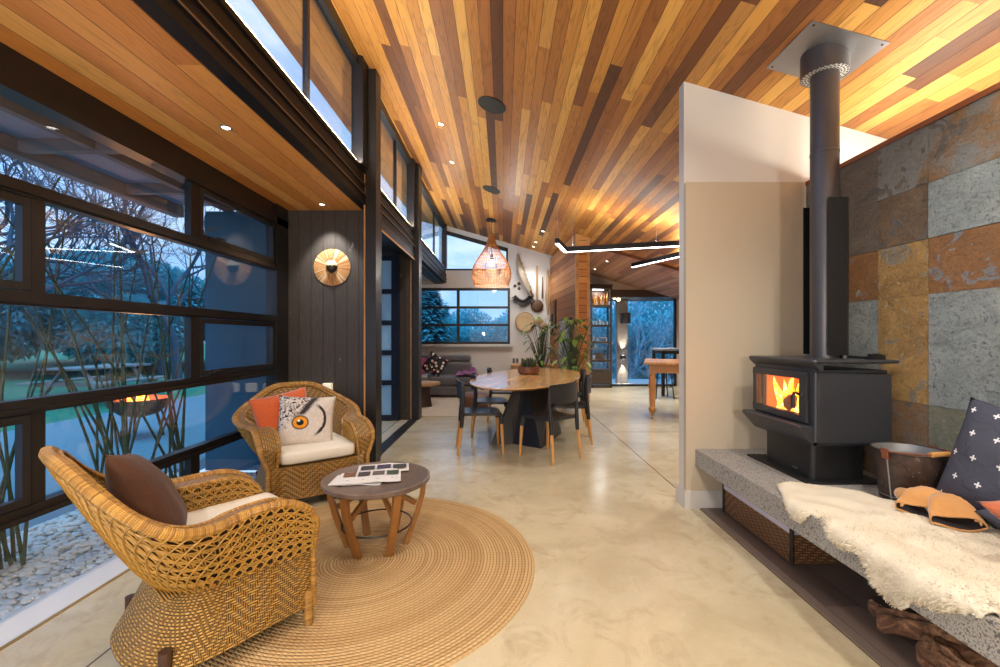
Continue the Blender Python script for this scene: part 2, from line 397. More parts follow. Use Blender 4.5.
k = e.new(.18); k.color = (.12,.40,.92,1); k = e.new(.5); k.color = (.16,.42,.95,1); k = e.new(.84); k.color = (.14,.40,.95,1); k = e.new(.9); k.color = (.25,1.7,3.0,1)
nt.links.new(sx.outputs[2], rp.inputs[0])
mp = nt.nodes.new('ShaderNodeMapping'); mp.inputs['Scale'].default_value = (1,1,3); nt.links.new(tc.outputs['Generated'], mp.inputs[0])
nz = nt.nodes.new('ShaderNodeTexNoise'); nz.inputs['Scale'].default_value = 2.6; nz.inputs['Detail'].default_value = 6; nz.inputs['Roughness'].default_value = .6
nt.links.new(mp.outputs[0], nz.inputs['Vector'])
mr = nt.nodes.new('ShaderNodeMapRange'); mr.inputs['From Min'].default_value = .42; mr.inputs['From Max'].default_value = .68; nt.links.new(nz.outputs[0], mr.inputs[0])
mx = nt.nodes.new('ShaderNodeMix'); mx.data_type = 'RGBA'; nt.links.new(mr.outputs[0], mx.inputs[0]); nt.links.new(rp.outputs[0], mx.inputs[6]); mx.inputs[7].default_value = (.36,.60,.95,1)
mr2 = nt.nodes.new('ShaderNodeMapRange'); mr2.inputs['From Min'].default_value = .25; mr2.inputs['From Max'].default_value = .85; mr2.interpolation_type = 'SMOOTHSTEP'; nt.links.new(sx.outputs[1], mr2.inputs[0])
rp2 = nt.nodes.new('ShaderNodeValToRGB'); rp2.color_ramp.elements[0].color = (.20,.36,.60,1); rp2.color_ramp.elements[1].color = (.44,.54,.68,1); nt.links.new(mr.outputs[0], rp2.inputs[0])
mx2 = nt.nodes.new('ShaderNodeMix'); mx2.data_type = 'RGBA'; nt.links.new(mr2.outputs[0], mx2.inputs[0]); nt.links.new(mx.outputs[2], mx2.inputs[6]); nt.links.new(rp2.outputs[0], mx2.inputs[7])
nt.links.new(mx2.outputs[2], bg.inputs[0]); bg.inputs[1].default_value = SKY

# ------------------------------------------------------------------ lights
def light(kind, name, loc, power, col=(1,.83,.62), target=None, size=.05, **p):
    l = bpy.data.lights.new(name, kind); l.energy = power; l.color = col
    if kind in ('SPOT','POINT'): l.shadow_soft_size = size
    for a,b in p.items(): setattr(l, a, b)
    o = bpy.data.objects.new(name, l); C.objects.link(o); o.location = loc
    if target is not None: o.rotation_euler = (Vector(target)-Vector(loc)).to_track_quat('-Z','Y').to_euler()
    return o
def strip(name, loc, sx_, sy_, power, col, up=True, rot=None):
    o = light('AREA', name, loc, power, col); o.data.shape = 'RECTANGLE'; o.data.size = sx_; o.data.size_y = sy_
    o.rotation_euler = rot if rot else ((PI,0,0) if up else (0,0,0)); return o

WARM = (1,.97,.92)
# ------------------------------------------------------------------ shell of the house
b = MB(); b.bx(-2.07, 6.5, -3.2, 11.45, -.12, 0); struct(b, 'floor', M['floor'], 'polished concrete floor with fine saw cuts')
b = MB(); b.bx(-2.36, -2.07, -1.2, 4.7, -.14, -.045); struct(b, 'floor_sill', plain('pale sill stone', srgb(206,204,200), .4, 0, .03), 'pale sunken sill strip along glass wall')
b = MB(); b.bx(-2.075, -2.055, -1.2, 4.55, -.05, .003); struct(b, 'trim_1', M['brass'], 'thin tan edge strip between floor and sill')
b = MB(); b.bx(-3.5, -2.07, 6.95, 10.6, -.12, 0); struct(b, 'floor_lounge', M['floor'])
b = MB(); b.bx(1.48, 2.283, -1, 3.24, .0, .006); struct(b, 'floor_strip', M['darkstrip'], 'dark strip of floor running under concrete bench')
def roofplate(x0, x1, y0, y1, t, name, mat, label=None):
    b = MB(); b.prism([(x0,CZ(x0)),(x1,CZ(x1)),(x1,CZ(x1)+t),(x0,CZ(x0)+t)], 1, y0, y1); return struct(b, name, mat, label)
roofplate(-1.42, 6.5, -3.2, 8.46, .25, 'ceiling', M['ceil'], 'sloping ceiling of mixed light and dark cedar boards')
roofplate(-1.42, 1.45, 8.46, 10.6, .25, 'ceiling_lounge', M['ceil'])
roofplate(1.45, 6.5, 8.46, 11.45, .25, 'ceiling_kitchen', planks('far cedar boards', 0, 1, .12, 3, [(0,srgb(150,106,82)),(.5,srgb(184,136,104)),(1,srgb(206,160,126))], .5, .8))
b = MB(); b.prism([(1.5,CZ(1.5)-.05),(6.5,CZ(6.5)-.05),(6.5,CZ(6.5)),(1.5,CZ(1.5))], 1, 8.43, 8.49); struct(b, 'trim_2', M['browntrim'], 'brown batten across ceiling behind linear lights')
roofplate(-2.22, -1.47, -3.2, 10.8, .2, 'ceiling_eave', M['eave'], 'cedar eave outside clerestory windows')
# behind the camera
b = MB(); b.bx(-2.4, 3.1, -3.3, -3.2, 0, 4.4); struct(b, 'wall_rear', M['plaster'])
b = MB(); b.bx(3.0, 3.1, -3.2, 3.28, 0, 3.0); struct(b, 'wall_outer', M['plaster'])
# stone wall: slate tiles on a core, timber cap
b = MB(); ZT = 2.427
b.cur = 0; b.bx(2.296, 2.42, -3.2, 3.24, 0, ZT)
rows = [(.0,.33),(.33,.62),(.62,.919),(.919,1.516),(1.516,1.815),(1.815,2.113),(2.113,ZT)]
cols = [(2.93,3.24),(2.62,2.93),(2.311,2.62),(1.70,2.311),(1.1,1.70),(.5,1.1),(-.1,.5),(-.7,-.1),(-1.4,-.7),(-2.2,-1.4),(-3.2,-2.2)]
pick = {(1,6):3,(1,5):3,(1,4):5,(1,3):0,(1,2):0,(2,6):6,(2,5):7,(2,4):2,(2,3):2,(2,2):6,(2,1):4,(3,6):6,(3,5):0,(3,4):5,(3,3):0,(3,2):4,(3,1):4,(0,6):3,(0,5):3,(0,4):1,(0,3):0}
rnd = random.Random(4)
for ci,(y0,y1) in enumerate(cols):
    for ri,(z0,z1) in enumerate(rows):
        b.cur = 1 + pick.get((ci,ri), rnd.randrange(7)); g = .0015; dx = rnd.uniform(0,.004)
        b.bx(2.283+dx, 2.298, y0+g, y1-g, z0+g, z1-g)
struct(b, 'wall_right', [M['grout']]+SL, 'wall of large grey and rust slate tiles behind wood stove')
b = MB(); b.bx(2.278, 2.43, -3.2, 3.24, ZT, 2.456); struct(b, 'trim_3', M['browntrim'], 'brown timber cap along top of slate wall')
# partition
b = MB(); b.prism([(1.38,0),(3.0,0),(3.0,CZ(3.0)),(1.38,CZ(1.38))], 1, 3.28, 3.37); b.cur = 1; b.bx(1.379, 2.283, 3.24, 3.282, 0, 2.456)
struct(b, 'wall_partition', [M['partition'], plain('lower plaster shaded tan', srgb(190,176,152), .65, 0, .015, 3, .02)], 'putty coloured partition wall beside wood stove')  # lower layer tinted tan for the shade below the cove light
b = MB(); pr = [(3.24,0),(3.24,.0)]
def skirting(name, pts, lab=None):
    b = MB(); prof = [(0,0),(.016,0),(.016,.10),(.008,.13),(0,.13)]
    rows = []
    for i,(x,y,nx,ny) in enumerate(pts): rows.append([(x+nx*p, y+ny*p, z) for p,z in prof])
    b.grid(rows, closed=True); return struct(b, name, M['skirt'], lab, ang=20)
skirting('baseboard_partition', [(1.379,3.375,-1,1),(1.379,3.24,-1,-1),(2.283,3.24,0,-1)], 'painted skirting around foot of partition wall')
# back wall with two windows
b = MB(); Y0, Y1 = 10.5, 10.66; XR = 1.35
b.bx(-3.6, XR, Y0, Y1, 0, 1.13); b.bx(-3.6, -2.4, Y0, Y1, 1.13, 2.5); b.bx(.171, XR, Y0, Y1, 1.13, 2.5); b.bx(-3.6, XR, Y0, Y1, 2.5, 2.93)
b.prism([(.122,2.93),(XR,2.93),(XR,CZ(XR)),(.122,CZ(.122))], 1, Y0, Y1)
b.prism([(-1.465,CZ(-1.465)-.12),(.122,CZ(.122)-.12),(.122,CZ(.122)),(-1.465,CZ(-1.465))], 1, Y0, Y1)
struct(b, 'wall_back', M['plaster'], 'white end wall hung with carved tools')
def bar(b, x0, x1, z0, z1, y0, y1): b.bx(x0, x1, y0, y1, z0, z1)
w1 = sthing('window_1', 'black framed six pane window above grey sofa')
b = MB(); y0, y1 = 10.49, 10.56
for z0,z1 in ((1.13,1.19),(2.44,2.5),(1.57,1.625),(2.0,2.055)): b.bx(-2.4, .171, y0, y1, z0, z1)
for x0,x1 in ((-2.4,-2.34),(.115,.171),(-1.13,-1.06)): b.bx(x0, x1, y0+.003, y1+.003, 1.13, 2.5)
b.build('window_frame', M['black'], w1, smooth=False)
b = MB(); b.bx(-2.36, .15, 10.525, 10.535, 1.15, 2.48); b.build('window_pane', M['glass'], w1, smooth=False)
b = MB(); b.bx(-2.5, .23, 10.36, 10.5, 1.075, 1.13); b.build('window_sill', M['plaster'], w1, smooth=False)
w2 = sthing('window_2', 'tall sloping gable window above six pane window')
b = MB(); s0, s1 = CZ(-1.465)-.12, CZ(.122)-.12
b.prism([(-1.465,s0-.09),(.122,s1-.09),(.122,s1),(-1.465,s0)], 1, y0, y1); b.bx(-1.465, .122, y0, y1, 2.93, 2.97); b.bx(-1.465, -1.42, y0, y1, 2.95, s0); b.bx(.075, .122, y0, y1, 2.95, s1)
b.build('window_frame', M['black'], w2, smooth=False)
b = MB(); b.prism([(-1.44,2.95),(.1,2.95),(.1,s1-.02),(-1.44,s0-.02)], 1, 10.52, 10.53); b.build('window_pane', M['glass'], w2, smooth=False)
# lounge side: lower ceiling and outer wall
b = MB(); b.bx(-3.5, -1.45, 6.95, 10.5, 2.66, 2.8); struct(b, 'ceiling_low', M['plaster'])
b = MB(); b.bx(-3.6, -3.5, 6.75, 10.6, 0, 2.8); struct(b, 'wall_lounge', M['plaster'])
# timber clad wall, turned a little towards the window
TX = lambda y: 1.148 + .086*(10.5-y)
ta = math.atan(.086)
def timber():
    o = bpy.data.objects.new('wall_timber', None); C.objects.link(o); o['kind'] = 'structure'; o['label'] = 'horizontal cedar clad wall beside hanging tools and house plants'
    o.location = (TX(8.02), 8.02, 0); o.rotation_euler = (0,0,ta)      # local y runs back along the wall
    b = MB(); zt = CZ(1.36)-.005
    b.prism([(0.004,0),(.255,0),(.255,CZ(1.36+.255)-.01),(.004,CZ(1.364)-.01)], 1, .012, 2.6); b.build('cladding', M['cladlocal'], o, smooth=False)
    b = MB(); b.prism([(.05,0),(.215,0),(.215,CZ(1.36+.215)-.01),(.05,CZ(1.41)-.01)], 1, .0, .014); b.build('end_boards', M['cladend'], o, smooth=False)
    b = MB(); b.prism([(-.004,0),(.052,0),(.052,CZ(1.42)-.012),(-.004,CZ(1.36)-.012)], 1, -.008, .05); b.prism([(.21,0),(.262,0),(.262,CZ(1.63)-.012),(.21,CZ(1.57)-.012)], 1, -.008, .05); b.build('corner_trim', M['cedartrim'], o, smooth=False)
M['cladlocal'] = planks('horizontal cedar boards', 2, 1, .135, 7.0, [(0,srgb(128,82,48)),(.35,srgb(158,104,62)),(.7,srgb(178,120,72)),(1,srgb(190,134,86))], .5, .7, .04)
timber()
# kitchen end glazing
w3 = sthing('window_3', 'glazed kitchen end wall under brown steel beam')
b = MB(); b.bx(2.2, 4.6, 11.41, 11.5, 2.37, 2.56); b.build('beam', plain('brown steel beam', srgb(74,56,46), .4, .2), w3, smooth=False)
b = MB()
for x in (2.15, 4.55): b.bx(x, x+.06, 11.42, 11.49, 0, 2.37)
b.bx(2.15, 4.6, 11.42, 11.49, 0, .05); b.build('window_frame', M['black'], w3, smooth=False)
b = MB(); b.bx(2.2, 4.56, 11.45, 11.46, .04, 2.38); b.build('window_pane', M['glass'], w3, smooth=False)
b = MB(); b.prism([(2.15,2.56),(4.6,2.56),(4.6,CZ(4.6)+.3),(2.15,CZ(2.15))], 1, 11.45, 11.5); b.bx(1.5, 2.16, 11.45, 11.55, 0, 3.25); b.bx(4.6, 6.5, 11.45, 11.55, 0, 2.7); struct(b, 'wall_kitchen', plain('pale soffit board', srgb(196,178,160), .6), 'pale panel above brown beam at kitchen end')
b = MB(); b.bx(4.9, 5.0, 3.3, 11.5, 0, 2.6); struct(b, 'wall_far_right', M['plaster'])
b = MB(); b.bx(3.0, 5.0, 3.28, 3.4, 0, 2.9); struct(b, 'wall_kitchen_near', M['plaster'])
# sunroom: soffit, head beam, charred end wall
b = MB(); b.bx(-2.3, -1.405, -3.2, 4.56, 2.63, 2.72); struct(b, 'ceiling_sunroom', M['soffit'], 'low cedar board ceiling over wicker chairs')
b = MB(); b.bx(-2.6, -1.42, -3.2, 6.9, 2.74, 2.86); struct(b, 'roof_sunroom', M['navy'])
b = MB(); b.bx(-2.29, -1.32, 4.55, 4.68, -.05, 2.63); struct(b, 'wall_charred', M['char'], 'charred black vertical board wall behind second wicker chair')
b = MB()
for x0,x1,z0,z1 in ((-1.47,-1.385,2.62,2.70),(-1.45,-1.375,2.70,2.725),(-1.47,-1.392,2.725,2.80),(-1.45,-1.380,2.80,2.83),(-1.47,-1.398,2.83,2.93),(-1.47,-1.385,2.93,2.965)): b.bx(x0, x1, -3.2, 10.49, z0, z1)
struct(b, 'beam_clerestory', plain('black beam paint', srgb(18,17,21), .5, 0, .05, 5, .01, spec=.25), 'black steel beam under clerestory windows', smooth=False)
b = MB(); b.bx(-1.375, -1.372, -3.2, 10.49, 2.705, 2.715); b.bx(-1.379,-1.377,-3.2,10.49,2.805,2.812); struct(b, 'trim_4', plain('dull bronze line', srgb(120,98,80), .4, .3), 'thin bright line along black beam')
b = MB(); b.bx(-1.432, -1.418, -3.2, 10.49, 2.966, 3.012); struct(b, 'trim_5', plain('pale ledge', srgb(232,206,160), .4), 'pale lit ledge at foot of clerestory glass')
b = MB(); b.bx(-1.68, -1.47, 4.7, 10.49, 2.60, 2.66); struct(b, 'trim_6', M['black'], 'dark underside of beam over lounge')
# posts
def post(n, x0, x1, y0, y1, lab):
    o = sthing('trim_%d'%n, lab); b = MB(); b.bx(x0, x1, y0, y1, 0, CZ(x1)-.002); b.build('post', M['black'], o, smooth=False)
    b = MB(); b.bx(x0-.016, x0-.001, y0-.004, y0+.03, 0, CZ(x0)-.01); b.build('timber_edge', M['cedartrim'], o, smooth=False)
post(7, -1.385, -1.28, 4.33, 4.50, 'black post at corner of charred wall')
post(8, -1.43, -1.315, 6.72, 6.95, 'black post with timber edge beside door opening')
# clerestory windows
def clere(n, y0, y1, lab, mull):
    o = sthing('window_%d'%n, lab); z0, z1 = 2.975, CZ(-1.45)-.01
    b = MB()
    b.bx(-1.47, -1.425, y0, y1, z0, z0+.045); b.bx(-1.47, -1.40, y0, y1, z1-.11, z1)
    b.bx(-1.47, -1.40, y0, y0+.05, z0, z1); b.bx(-1.47, -1.36, y1-.16, y1, z0, z1)
    for m, wd in mull: b.bx(-1.47, -1.43, m, m+wd, z0, z1)
    b.build('window_frame', M['black'], o, smooth=False)
    b = MB(); b.bx(-1.455, -1.447, y0+.02, y1-.02, z0+.02, z1-.02); b.build('window_pane', M['glass'], o, smooth=False)
clere(4, -3.2, 1.2, 'clerestory window behind camera', [(-1,.05)])
clere(5, 1.2, 4.33, 'clerestory window with pale sky above sunroom', [(3.15,.035)])
clere(6, 4.55, 6.72, 'clerestory window between two black posts', [(5.75,.035)])
clere(7, 6.95, 10.49, 'clerestory window next to end wall', [(9.0,.035)])
# door opening onto the deck, head frame and glazed door leaf outside
b = MB(); b.bx(-1.46, -1.385, 4.68, 6.72, 2.5, 2.62); b.bx(-1.46, -1.385, 4.68, 4.74, 0, 2.5); b.bx(-1.46, -1.33, 4.62, 6.72, -.02, .012)
struct(b, 'door_1', M['black'], 'black frame of door opening onto deck', smooth=False)
b = MB(); b.bx(-1.384, -1.372, 4.75, 6.70, 2.49, 2.51); struct(b, 'trim_9', M['cedartrim'], 'slim timber lining at head of door opening')
d = sthing('door_2', 'glazed door leaf with five panes tinted like reflected sky standing on deck')
b = MB(); X0, X1, yd = -2.35, -1.60, 6.62
for x0,x1 in ((X0,X0+.06),(X1-.12,X1)): b.bx(x0, x1, yd, yd+.05, .02, 2.56)
zs = [.02]+[PZ(q, 6.62)-.03 for q in (383.2,353.2,323.3,291.9)]+[2.47]
for z in zs: b.bx(X0, X1, yd+.002, yd+.048, z, z+.075)
b.build('door_frame', M['navy'], d, smooth=False)
b = MB(); b.bx(X0+.03, X1-.03, yd+.02, yd+.028, .05, 2.54); b.build('pane', plain('sky tinted pane', srgb(150,186,206), .3, 0, .04), d, smooth=False)  # opaque panes coloured blue in place of a sky reflection
b = MB(); b.bx(-3.6, -1.43, 6.72, 6.9, -.05, 2.7); struct(b, 'wall_outside', M['char'], 'charred black boards behind glazed door leaf')
# ------------------------------------------------------------------ big glass wall on the left
GX = -2.33
rl = [(-.07,.0), (.40,.47), (.915,.985), (1.435,1.505), (1.96,2.03)]
def glasswall():
    o = sthing('window_8', 'tall glass wall of stacked panes with dark bronze rails')
    b = MB()
    b.bx(GX-.05, -2.29, -1.2, 4.55, 2.50, 2.632); b.bx(GX-.05, -2.27, -1.2, 4.55, 2.43, 2.50)
    b.bx(GX-.04, GX+.03, -1.2, 4.55, -.14, -.075)
    b.bx(GX-.05, -2.27, 4.32, 4.55, -.1, 2.63)
    for z0,z1 in rl[1:]:
        b.bx(GX-.02, -2.285, -1.2, 4.42, z0, z1); b.bx(-2.287, -2.265, -1.2, 4.36, z0+.012, z0+.03)
    def mul(y, z0, z1, w=.075): b.bx(GX-.012, -2.292, y, y+w, z0, z1)
    for z0,z1 in ((2.03,2.43),(.985,1.435),(-.07,.40)): mul(3.16, z0, z1, .09); mul(1.0, z0, z1, .09)
    for z0,z1 in ((1.505,1.96),(.47,.915)): mul(2.09, z0, z1, .065); mul(-.2, z0, z1, .09)
    b.build('window_frame', M['frame'], o, smooth=False)
    # opening sashes sit in their own slim frames
    def sash(y0, y1, z0, z1):
        b = MB(); w = .038; x0, x1 = GX+.006, -2.288
        b.bx(x0, x1, y0, y1, z0, z0+w); b.bx(x0, x1, y0, y1, z1-w, z1); b.bx(x0, x1, y0, y0+w, z0+w, z1-w); b.bx(x0, x1, y1-w, y1, z0+w, z1-w)
        s = b.build('sash', M['black'], o, smooth=False)
        b = MB(); ym = lerp(y0, y1, .12); b.bx(x1, x1+.02, ym-.04, ym+.04, z0+.01, z0+.03); b.tube([(x1+.012,ym,z0+.02),(x1+.03,ym+.02,z0+.035),(x1+.03,ym+.12,z0+.04)], .008, 6)
        b.build('latch', M['black'], s)
    for z0,z1 in ((2.035,2.425),(.99,1.43)): sash(3.25, 4.31, z0, z1)
    for z0,z1 in ((1.51,1.955),(.475,.91)): sash(1.0, 2.085, z0, z1)
    zz = [-.075,.435,.95,1.47,1.995,2.45]
    for i in range(5):
        b = MB(); b.bx(GX-.004, GX+.004, -1.2, 4.40, zz[i], zz[i+1]); b.build('pane', M['glass'], o, smooth=False)
glasswall()
b = MB(); b.bx(-2.4, -2.28, -3.2, -1.2, -.1, 2.7); struct(b, 'wall_left', M['char'])
b = MB(); b.bx(-3.15, -2.36, 4.55, 4.7, -.12, 2.62); struct(b, 'wall_fin', plain('blue grey painted boards', srgb(46,88,108), .6, 0, .06, 4), 'dark outside wing wall beyond end of glass wall')
# outside eave over the glass with rafters
b = MB(); b.bx(-3.55, -2.38, -2, 4.7, 2.72, 2.78); struct(b, 'eave_soffit', plain('grey soffit board', srgb(140,150,168), .6), 'grey boarded eave beyond glass wall')
b = MB(); b.bx(-3.6, -3.5, -2, 4.72, 2.60, 2.72); b.bx(-3.0,-2.94,-2,4.7,2.64,2.72)
for y in (.4, 1.3, 2.2, 3.1, 4.0): b.bx(-3.5, -2.4, y, y+.06, 2.63, 2.72)
struct(b, 'eave_rafters', plain('grey rafter paint', srgb(108,106,110), .6), 'grey rafters under outside eave', smooth=False)

# ------------------------------------------------------------------ lamps the room has and added fill lights
DL = 0
def downlight(px, py, plane='ceil', power=40, ang=95, target=None, label='', rad=.03, group=None, xyz=None, col=WARM):
    if xyz: p = Vector(xyz)
    elif plane == 'ceil':
        k = 2.349/((CY-py) + .284*(px-CX)); p = Vector(((px-CX)*k, k*F, H+(CY-py)*k))
    else:
        k = (plane-H)/(CY-py); p = Vector(((px-CX)*k, k*F, plane))
    o = thing('downlight', label, 'ceiling light', p, group=group)
    tilt = math.atan(.284) if plane == 'ceil' else 0
    o.rotation_euler = (0, tilt, 0)
    b = MB(); b.lathe([(rad*1.05,.0),(rad*1.4,-.001),(rad*1.42,-.006),(rad*1.1,-.009),(rad*1.0,-.004)], 20, caps=False); b.build('bezel', M['silver'], o)
    b = MB(); b.lathe([(0.0001,-.004),(rad,-.004),(rad,.0),(.0001,.0)], 20, caps=False); b.build('lens', M['lamp'], o)
    q = p + Vector((0,0,-.02)); t = target if target else q - Vector((0,0,1))
    light('SPOT', 'downlight_beam', q, power*LK, col, t, .03, spot_size=math.radians(ang), spot_blend=.6)
downlight(226,127, 2.63, 26, 110, label='small round downlight in low cedar ceiling above wicker chairs', rad=.025)
downlight(322,204, 2.63, 40, 75, target=(-1.8,4.5,1.6), label='small round downlight in low cedar ceiling in front of raffia mask', rad=.025)
downlight(441,124, label='downlight in sloping ceiling nearest the larger black ceiling speaker', power=55)
downlight(452,162, label='downlight in sloping ceiling nearest the second black post', power=80)
downlight(543,231, label='highest of three small ceiling downlights above hanging tools', power=45, target=(.6,10.45,1.9), ang=80)
downlight(536,242, label='middle of three small ceiling downlights above hanging tools', power=30, target=(.5,10.45,1.5), ang=80)
downlight(533.5,246.5, label='lowest of three small ceiling downlights above hanging tools', power=30)
downlight(607,261, label='upper downlight in kitchen ceiling beside cedar wall end', power=55)
downlight(595,269, label='lower downlight in kitchen ceiling beside cedar wall end', power=55)
# added downlights without fixtures, brightening the near room, sunroom and kitchen
for x,y,pw in ((-.2,1.2,55),(1.75,1.5,75),(.5,2.6,55),(-.3,-.6,60),(1.75,-.2,70),(.6,-2,50),(2.5,4.5,70),(2.7,5.9,60),(3.4,6.6,70),(3.0,9.0,130),(2.3,10.0,90),(3.7,10.2,90),(3.8,4.6,60)):
    light('SPOT', 'room_fill', (x,y,CZ(x)-.03), pw*LK, WARM, (x,y,0), .04, spot_size=math.radians(120), spot_blend=.8)
for y in (.3,-1.2): light('SPOT', 'sunroom_fill', (-1.85,y,2.6), 60*LK, WARM, (-1.75,y,0), .03, spot_size=math.radians(140), spot_blend=.7)
# hidden strips: along the clerestory ledge and behind the cap of the slate wall
strip('ledge_strip', (-1.385, 2.9, 2.985), .02, 12.0, 85*LK, (1,.93,.8))
strip('cove_strip', (2.62, .8, 2.38), .10, 4.7, 42*LK, (1,.93,.8))

# the linear pendants also throw light upwards
o_ = strip('linear_uplight', (1.85,6.27,2.67), .04, 1.8, 12*LK, (1,.96,.88)); o_.rotation_euler = (PI,0,math.radians(75))
o_ = strip('linear_uplight', (2.9,6.8,2.68), .04, 2.2, 16*LK, (1,.96,.88)); o_.rotation_euler = (PI,0,math.radians(-23))
# added point lights without fixtures behind the viewer, filling the room
for x,y,z,pw in ((-1.0,-1.0,1.5,70),(.9,-1.4,1.6,90),(-1.2,-.9,.9,25)): light('POINT', 'rear_fill', (x,y,z), pw*LK, (1,.95,.88), size=.07)
# ================================================================== wicker armchairs
def spow(v, e): return math.copysign(abs(v)**e, v)
UA = .40
def Upt(u, b, xf, xc, xb, z, e=.8):
    au = abs(u); sg = 1 if u > 0 else -1
    if au > 1-UA:
        t = (1-au)/UA; return Vector((lerp(xf,xc,t), sg*b, z))
    ph = au/(1-UA)*PI/2
    return Vector((xc-(xc-xb)*math.cos(ph)**e, sg*b*math.sin(ph)**e, z))
def rimz(u):
    au = abs(u)
    if au > .6: return .585 + .012*math.sin((au-.6)/.4*PI) - (.085*((au-.8)/.2)**2.4 if au > .8 else 0)
    return .585 + (.875-.585)*sm((.62-au)/.56)
NU = 72
def us(): return [-1+2*i/NU for i in range(NU+1)]
def p_low(u, k):
    L = [(.085,.335,.325,-.06,-.34),(.17,.312,.318,-.06,-.285),(.26,.29,.312,-.05,-.235),(.34,.285,.31,-.05,-.225)]
    z,bb,xf,xc,xb = L[k]; return Upt(u, lerp(.305, bb, sm((1-abs(u))/.45)), .318, xc, xb, z)
def rimb(u): return .352*(1+.25*math.exp(-((abs(u)-.45)/.16)**2))
def p_rim(u): return Upt(u, rimb(u), .315, -.10, -.52, rimz(u))
def p_out(u, w):
    a = p_low(u,3); r = p_rim(u); q = w**.85
    return Vector((lerp(a.x,r.x,q), lerp(a.y,r.y,q), lerp(a.z,r.z,w)))
def p_rimin(u):
    q = sm((abs(u)-.35)/.3); th = lerp(.034,.115,q)
    return Upt(u, rimb(u)-th, .31, -.09, -.52+th, rimz(u)-.004)
def p_seat(u): return Upt(u, .255, .30, -.06, -.235, .335)
def p_in(u, w):
    a = p_seat(u); r = p_rimin(u)
    return Vector((lerp(a.x,r.x,w**.85), lerp(a.y,r.y,w**.85), lerp(a.z,r.z,w)))
def make_wicker(label, loc, rz, scale):
    t = thing('wicker_armchair', label, 'armchair', loc, rz, 'wicker armchairs'); t.scale = scale
    U = us(); ulen = [0.0]
    for i in range(NU): ulen.append(ulen[-1] + (p_rim(U[i+1])-p_rim(U[i])).length)
    # outer skirt (herringbone), outer upper lining, flat top band, inner lining
    b = MB()
    def strip_(fa, slot, vs):
        b.cur = slot; rows = []; uv = []
        for k in range(len(vs)): rows.append([fa(u,k) for u in U]); uv.append([(ulen[i], vs[k]) for i in range(NU+1)])
        b.grid(rows, uv)
    strip_(lambda u,k: p_low(u,k), 0, [0,.09,.18,.26])
    W = [0,.15,.3,.5,.7,.85,1]
    strip_(lambda u,k: p_out(u,W[k])*1 if k in (0,6) else p_out(u,W[k]) , 1, [.26+.3*q for q in W])
    strip_(lambda u,k: (p_rim(u), lerp_v(p_rim(u),p_rimin(u),.5)+Vector((.022*sm((abs(u)-.88)/.12),0,.012*(1-sm((abs(u)-.88)/.12)))), p_rimin(u))[k], 2, [0,.05,.1])
    n0 = len(b.mi)-2*NU
    for i in range(2*NU):
        if abs(-1+2*(i%NU+.5)/NU) > .80 or abs(-1+2*(i%NU+.5)/NU) < .3: b.mi[n0+i] = 3
    strip_(lambda u,k: p_in(u,1-W[k]), 3, [.3*q for q in W])
    # fronts of the arms
    for s in (-1,1):
        b.cur = 0
        outl = [p_low(s,k) for k in range(4)] + [p_out(s,q) for q in W[1:]]
        inl = [Vector((p_low(s,k).x, s*.235, p_low(s,k).z)) for k in range(4)] + [p_in(s,q) for q in W[1:]]
        rows = [[a, lerp_v(a,c,.5)+Vector((.022,0,0)), c] for a,c in zip(outl,inl)]
        b.grid(rows, [[(s*(r[i].y), r[i].z) for i in range(3)] for r in rows])
    # front apron and seat deck
    b.cur = 0
    rows = [[Vector((.315+.012*math.sin(PI*(k/10)) + (.015 if z<.12 else 0), lerp(-.24,.24,k/10), z)) for k in range(11)] for z in (.085,.17,.26,.335)]
    b.grid(rows, [[(p.y,p.z) for p in r] for r in rows])
    rows = [[Vector((x, lerp(-.26,.26,k/6), .336)) for k in range(7)] for x in (.318,.0,-.24)]
    b.grid(rows, [[(p.y,p.x) for p in r] for r in rows])
    b.build('wicker_body', [M['twill'], M['wickerdark'], M['armband'], M['twillin']], t, ang=60)
    # open star-weave cane over the lining
    b = MB(); r0 = .0034
    nv = 46; nh = 7
    def off(fn, u, w, d):
        e = .004; p = fn(u,w); du = fn(min(1,u+e),w)-fn(max(-1,u-e),w); dw = fn(u,min(1,w+.02))-fn(u,max(0,w-.02)); n = du.cross(dw)
        n = n.normalized() if n.length > 1e-9 else Vector((0,0,1))
        c = Vector((-.02, 0, p.z)); 
        out = (p-c); out.z = 0
        if n.dot(out) < 0: n = -n
        return p + n*d
    def strand(fn, pts, d, sg): b.tube([off(fn,u,w,d*sg) for u,w in pts], r0, 4, caps=False)
    def field(fn, ulo, uhi, sg):
        N = int(nv*(uhi-ulo)/2)
        st = (uhi-ulo)/N
        for i in range(N+1):
            u = ulo+st*i
            for dd in (-.005,.005): strand(fn, [(max(ulo,min(uhi,u+dd)), w/5) for w in range(6)], .006, sg)
        for k in range(1,nh):
            w = k/nh
            for dd in (-.016,.016): strand(fn, [(lerp(ulo,uhi,i/60), w+dd) for i in range(61)], .010, sg)
        run = st*nh*.86
        for i in range(-nh, N+1):
            for sgn in (1,-1):
                pts = []
                for q in range(9):
                    w = q/8; u = ulo+st*(i+.5)+ (run*w if sgn>0 else run*(1-w))
                    if ulo <= u <= uhi: pts.append((u,w))
                if len(pts) > 1: strand(fn, pts, .013 if sgn>0 else .016, sg)
    field(p_out, -.995, .995, 1)
    field(p_in, -.99, -.50, -1); field(p_in, .50, .99, -1)
    b.build('cane_panel', M['cane'], t)
    # wrapped rim: along the arms and back, then down the arm fronts
    b = MB(); pts = []
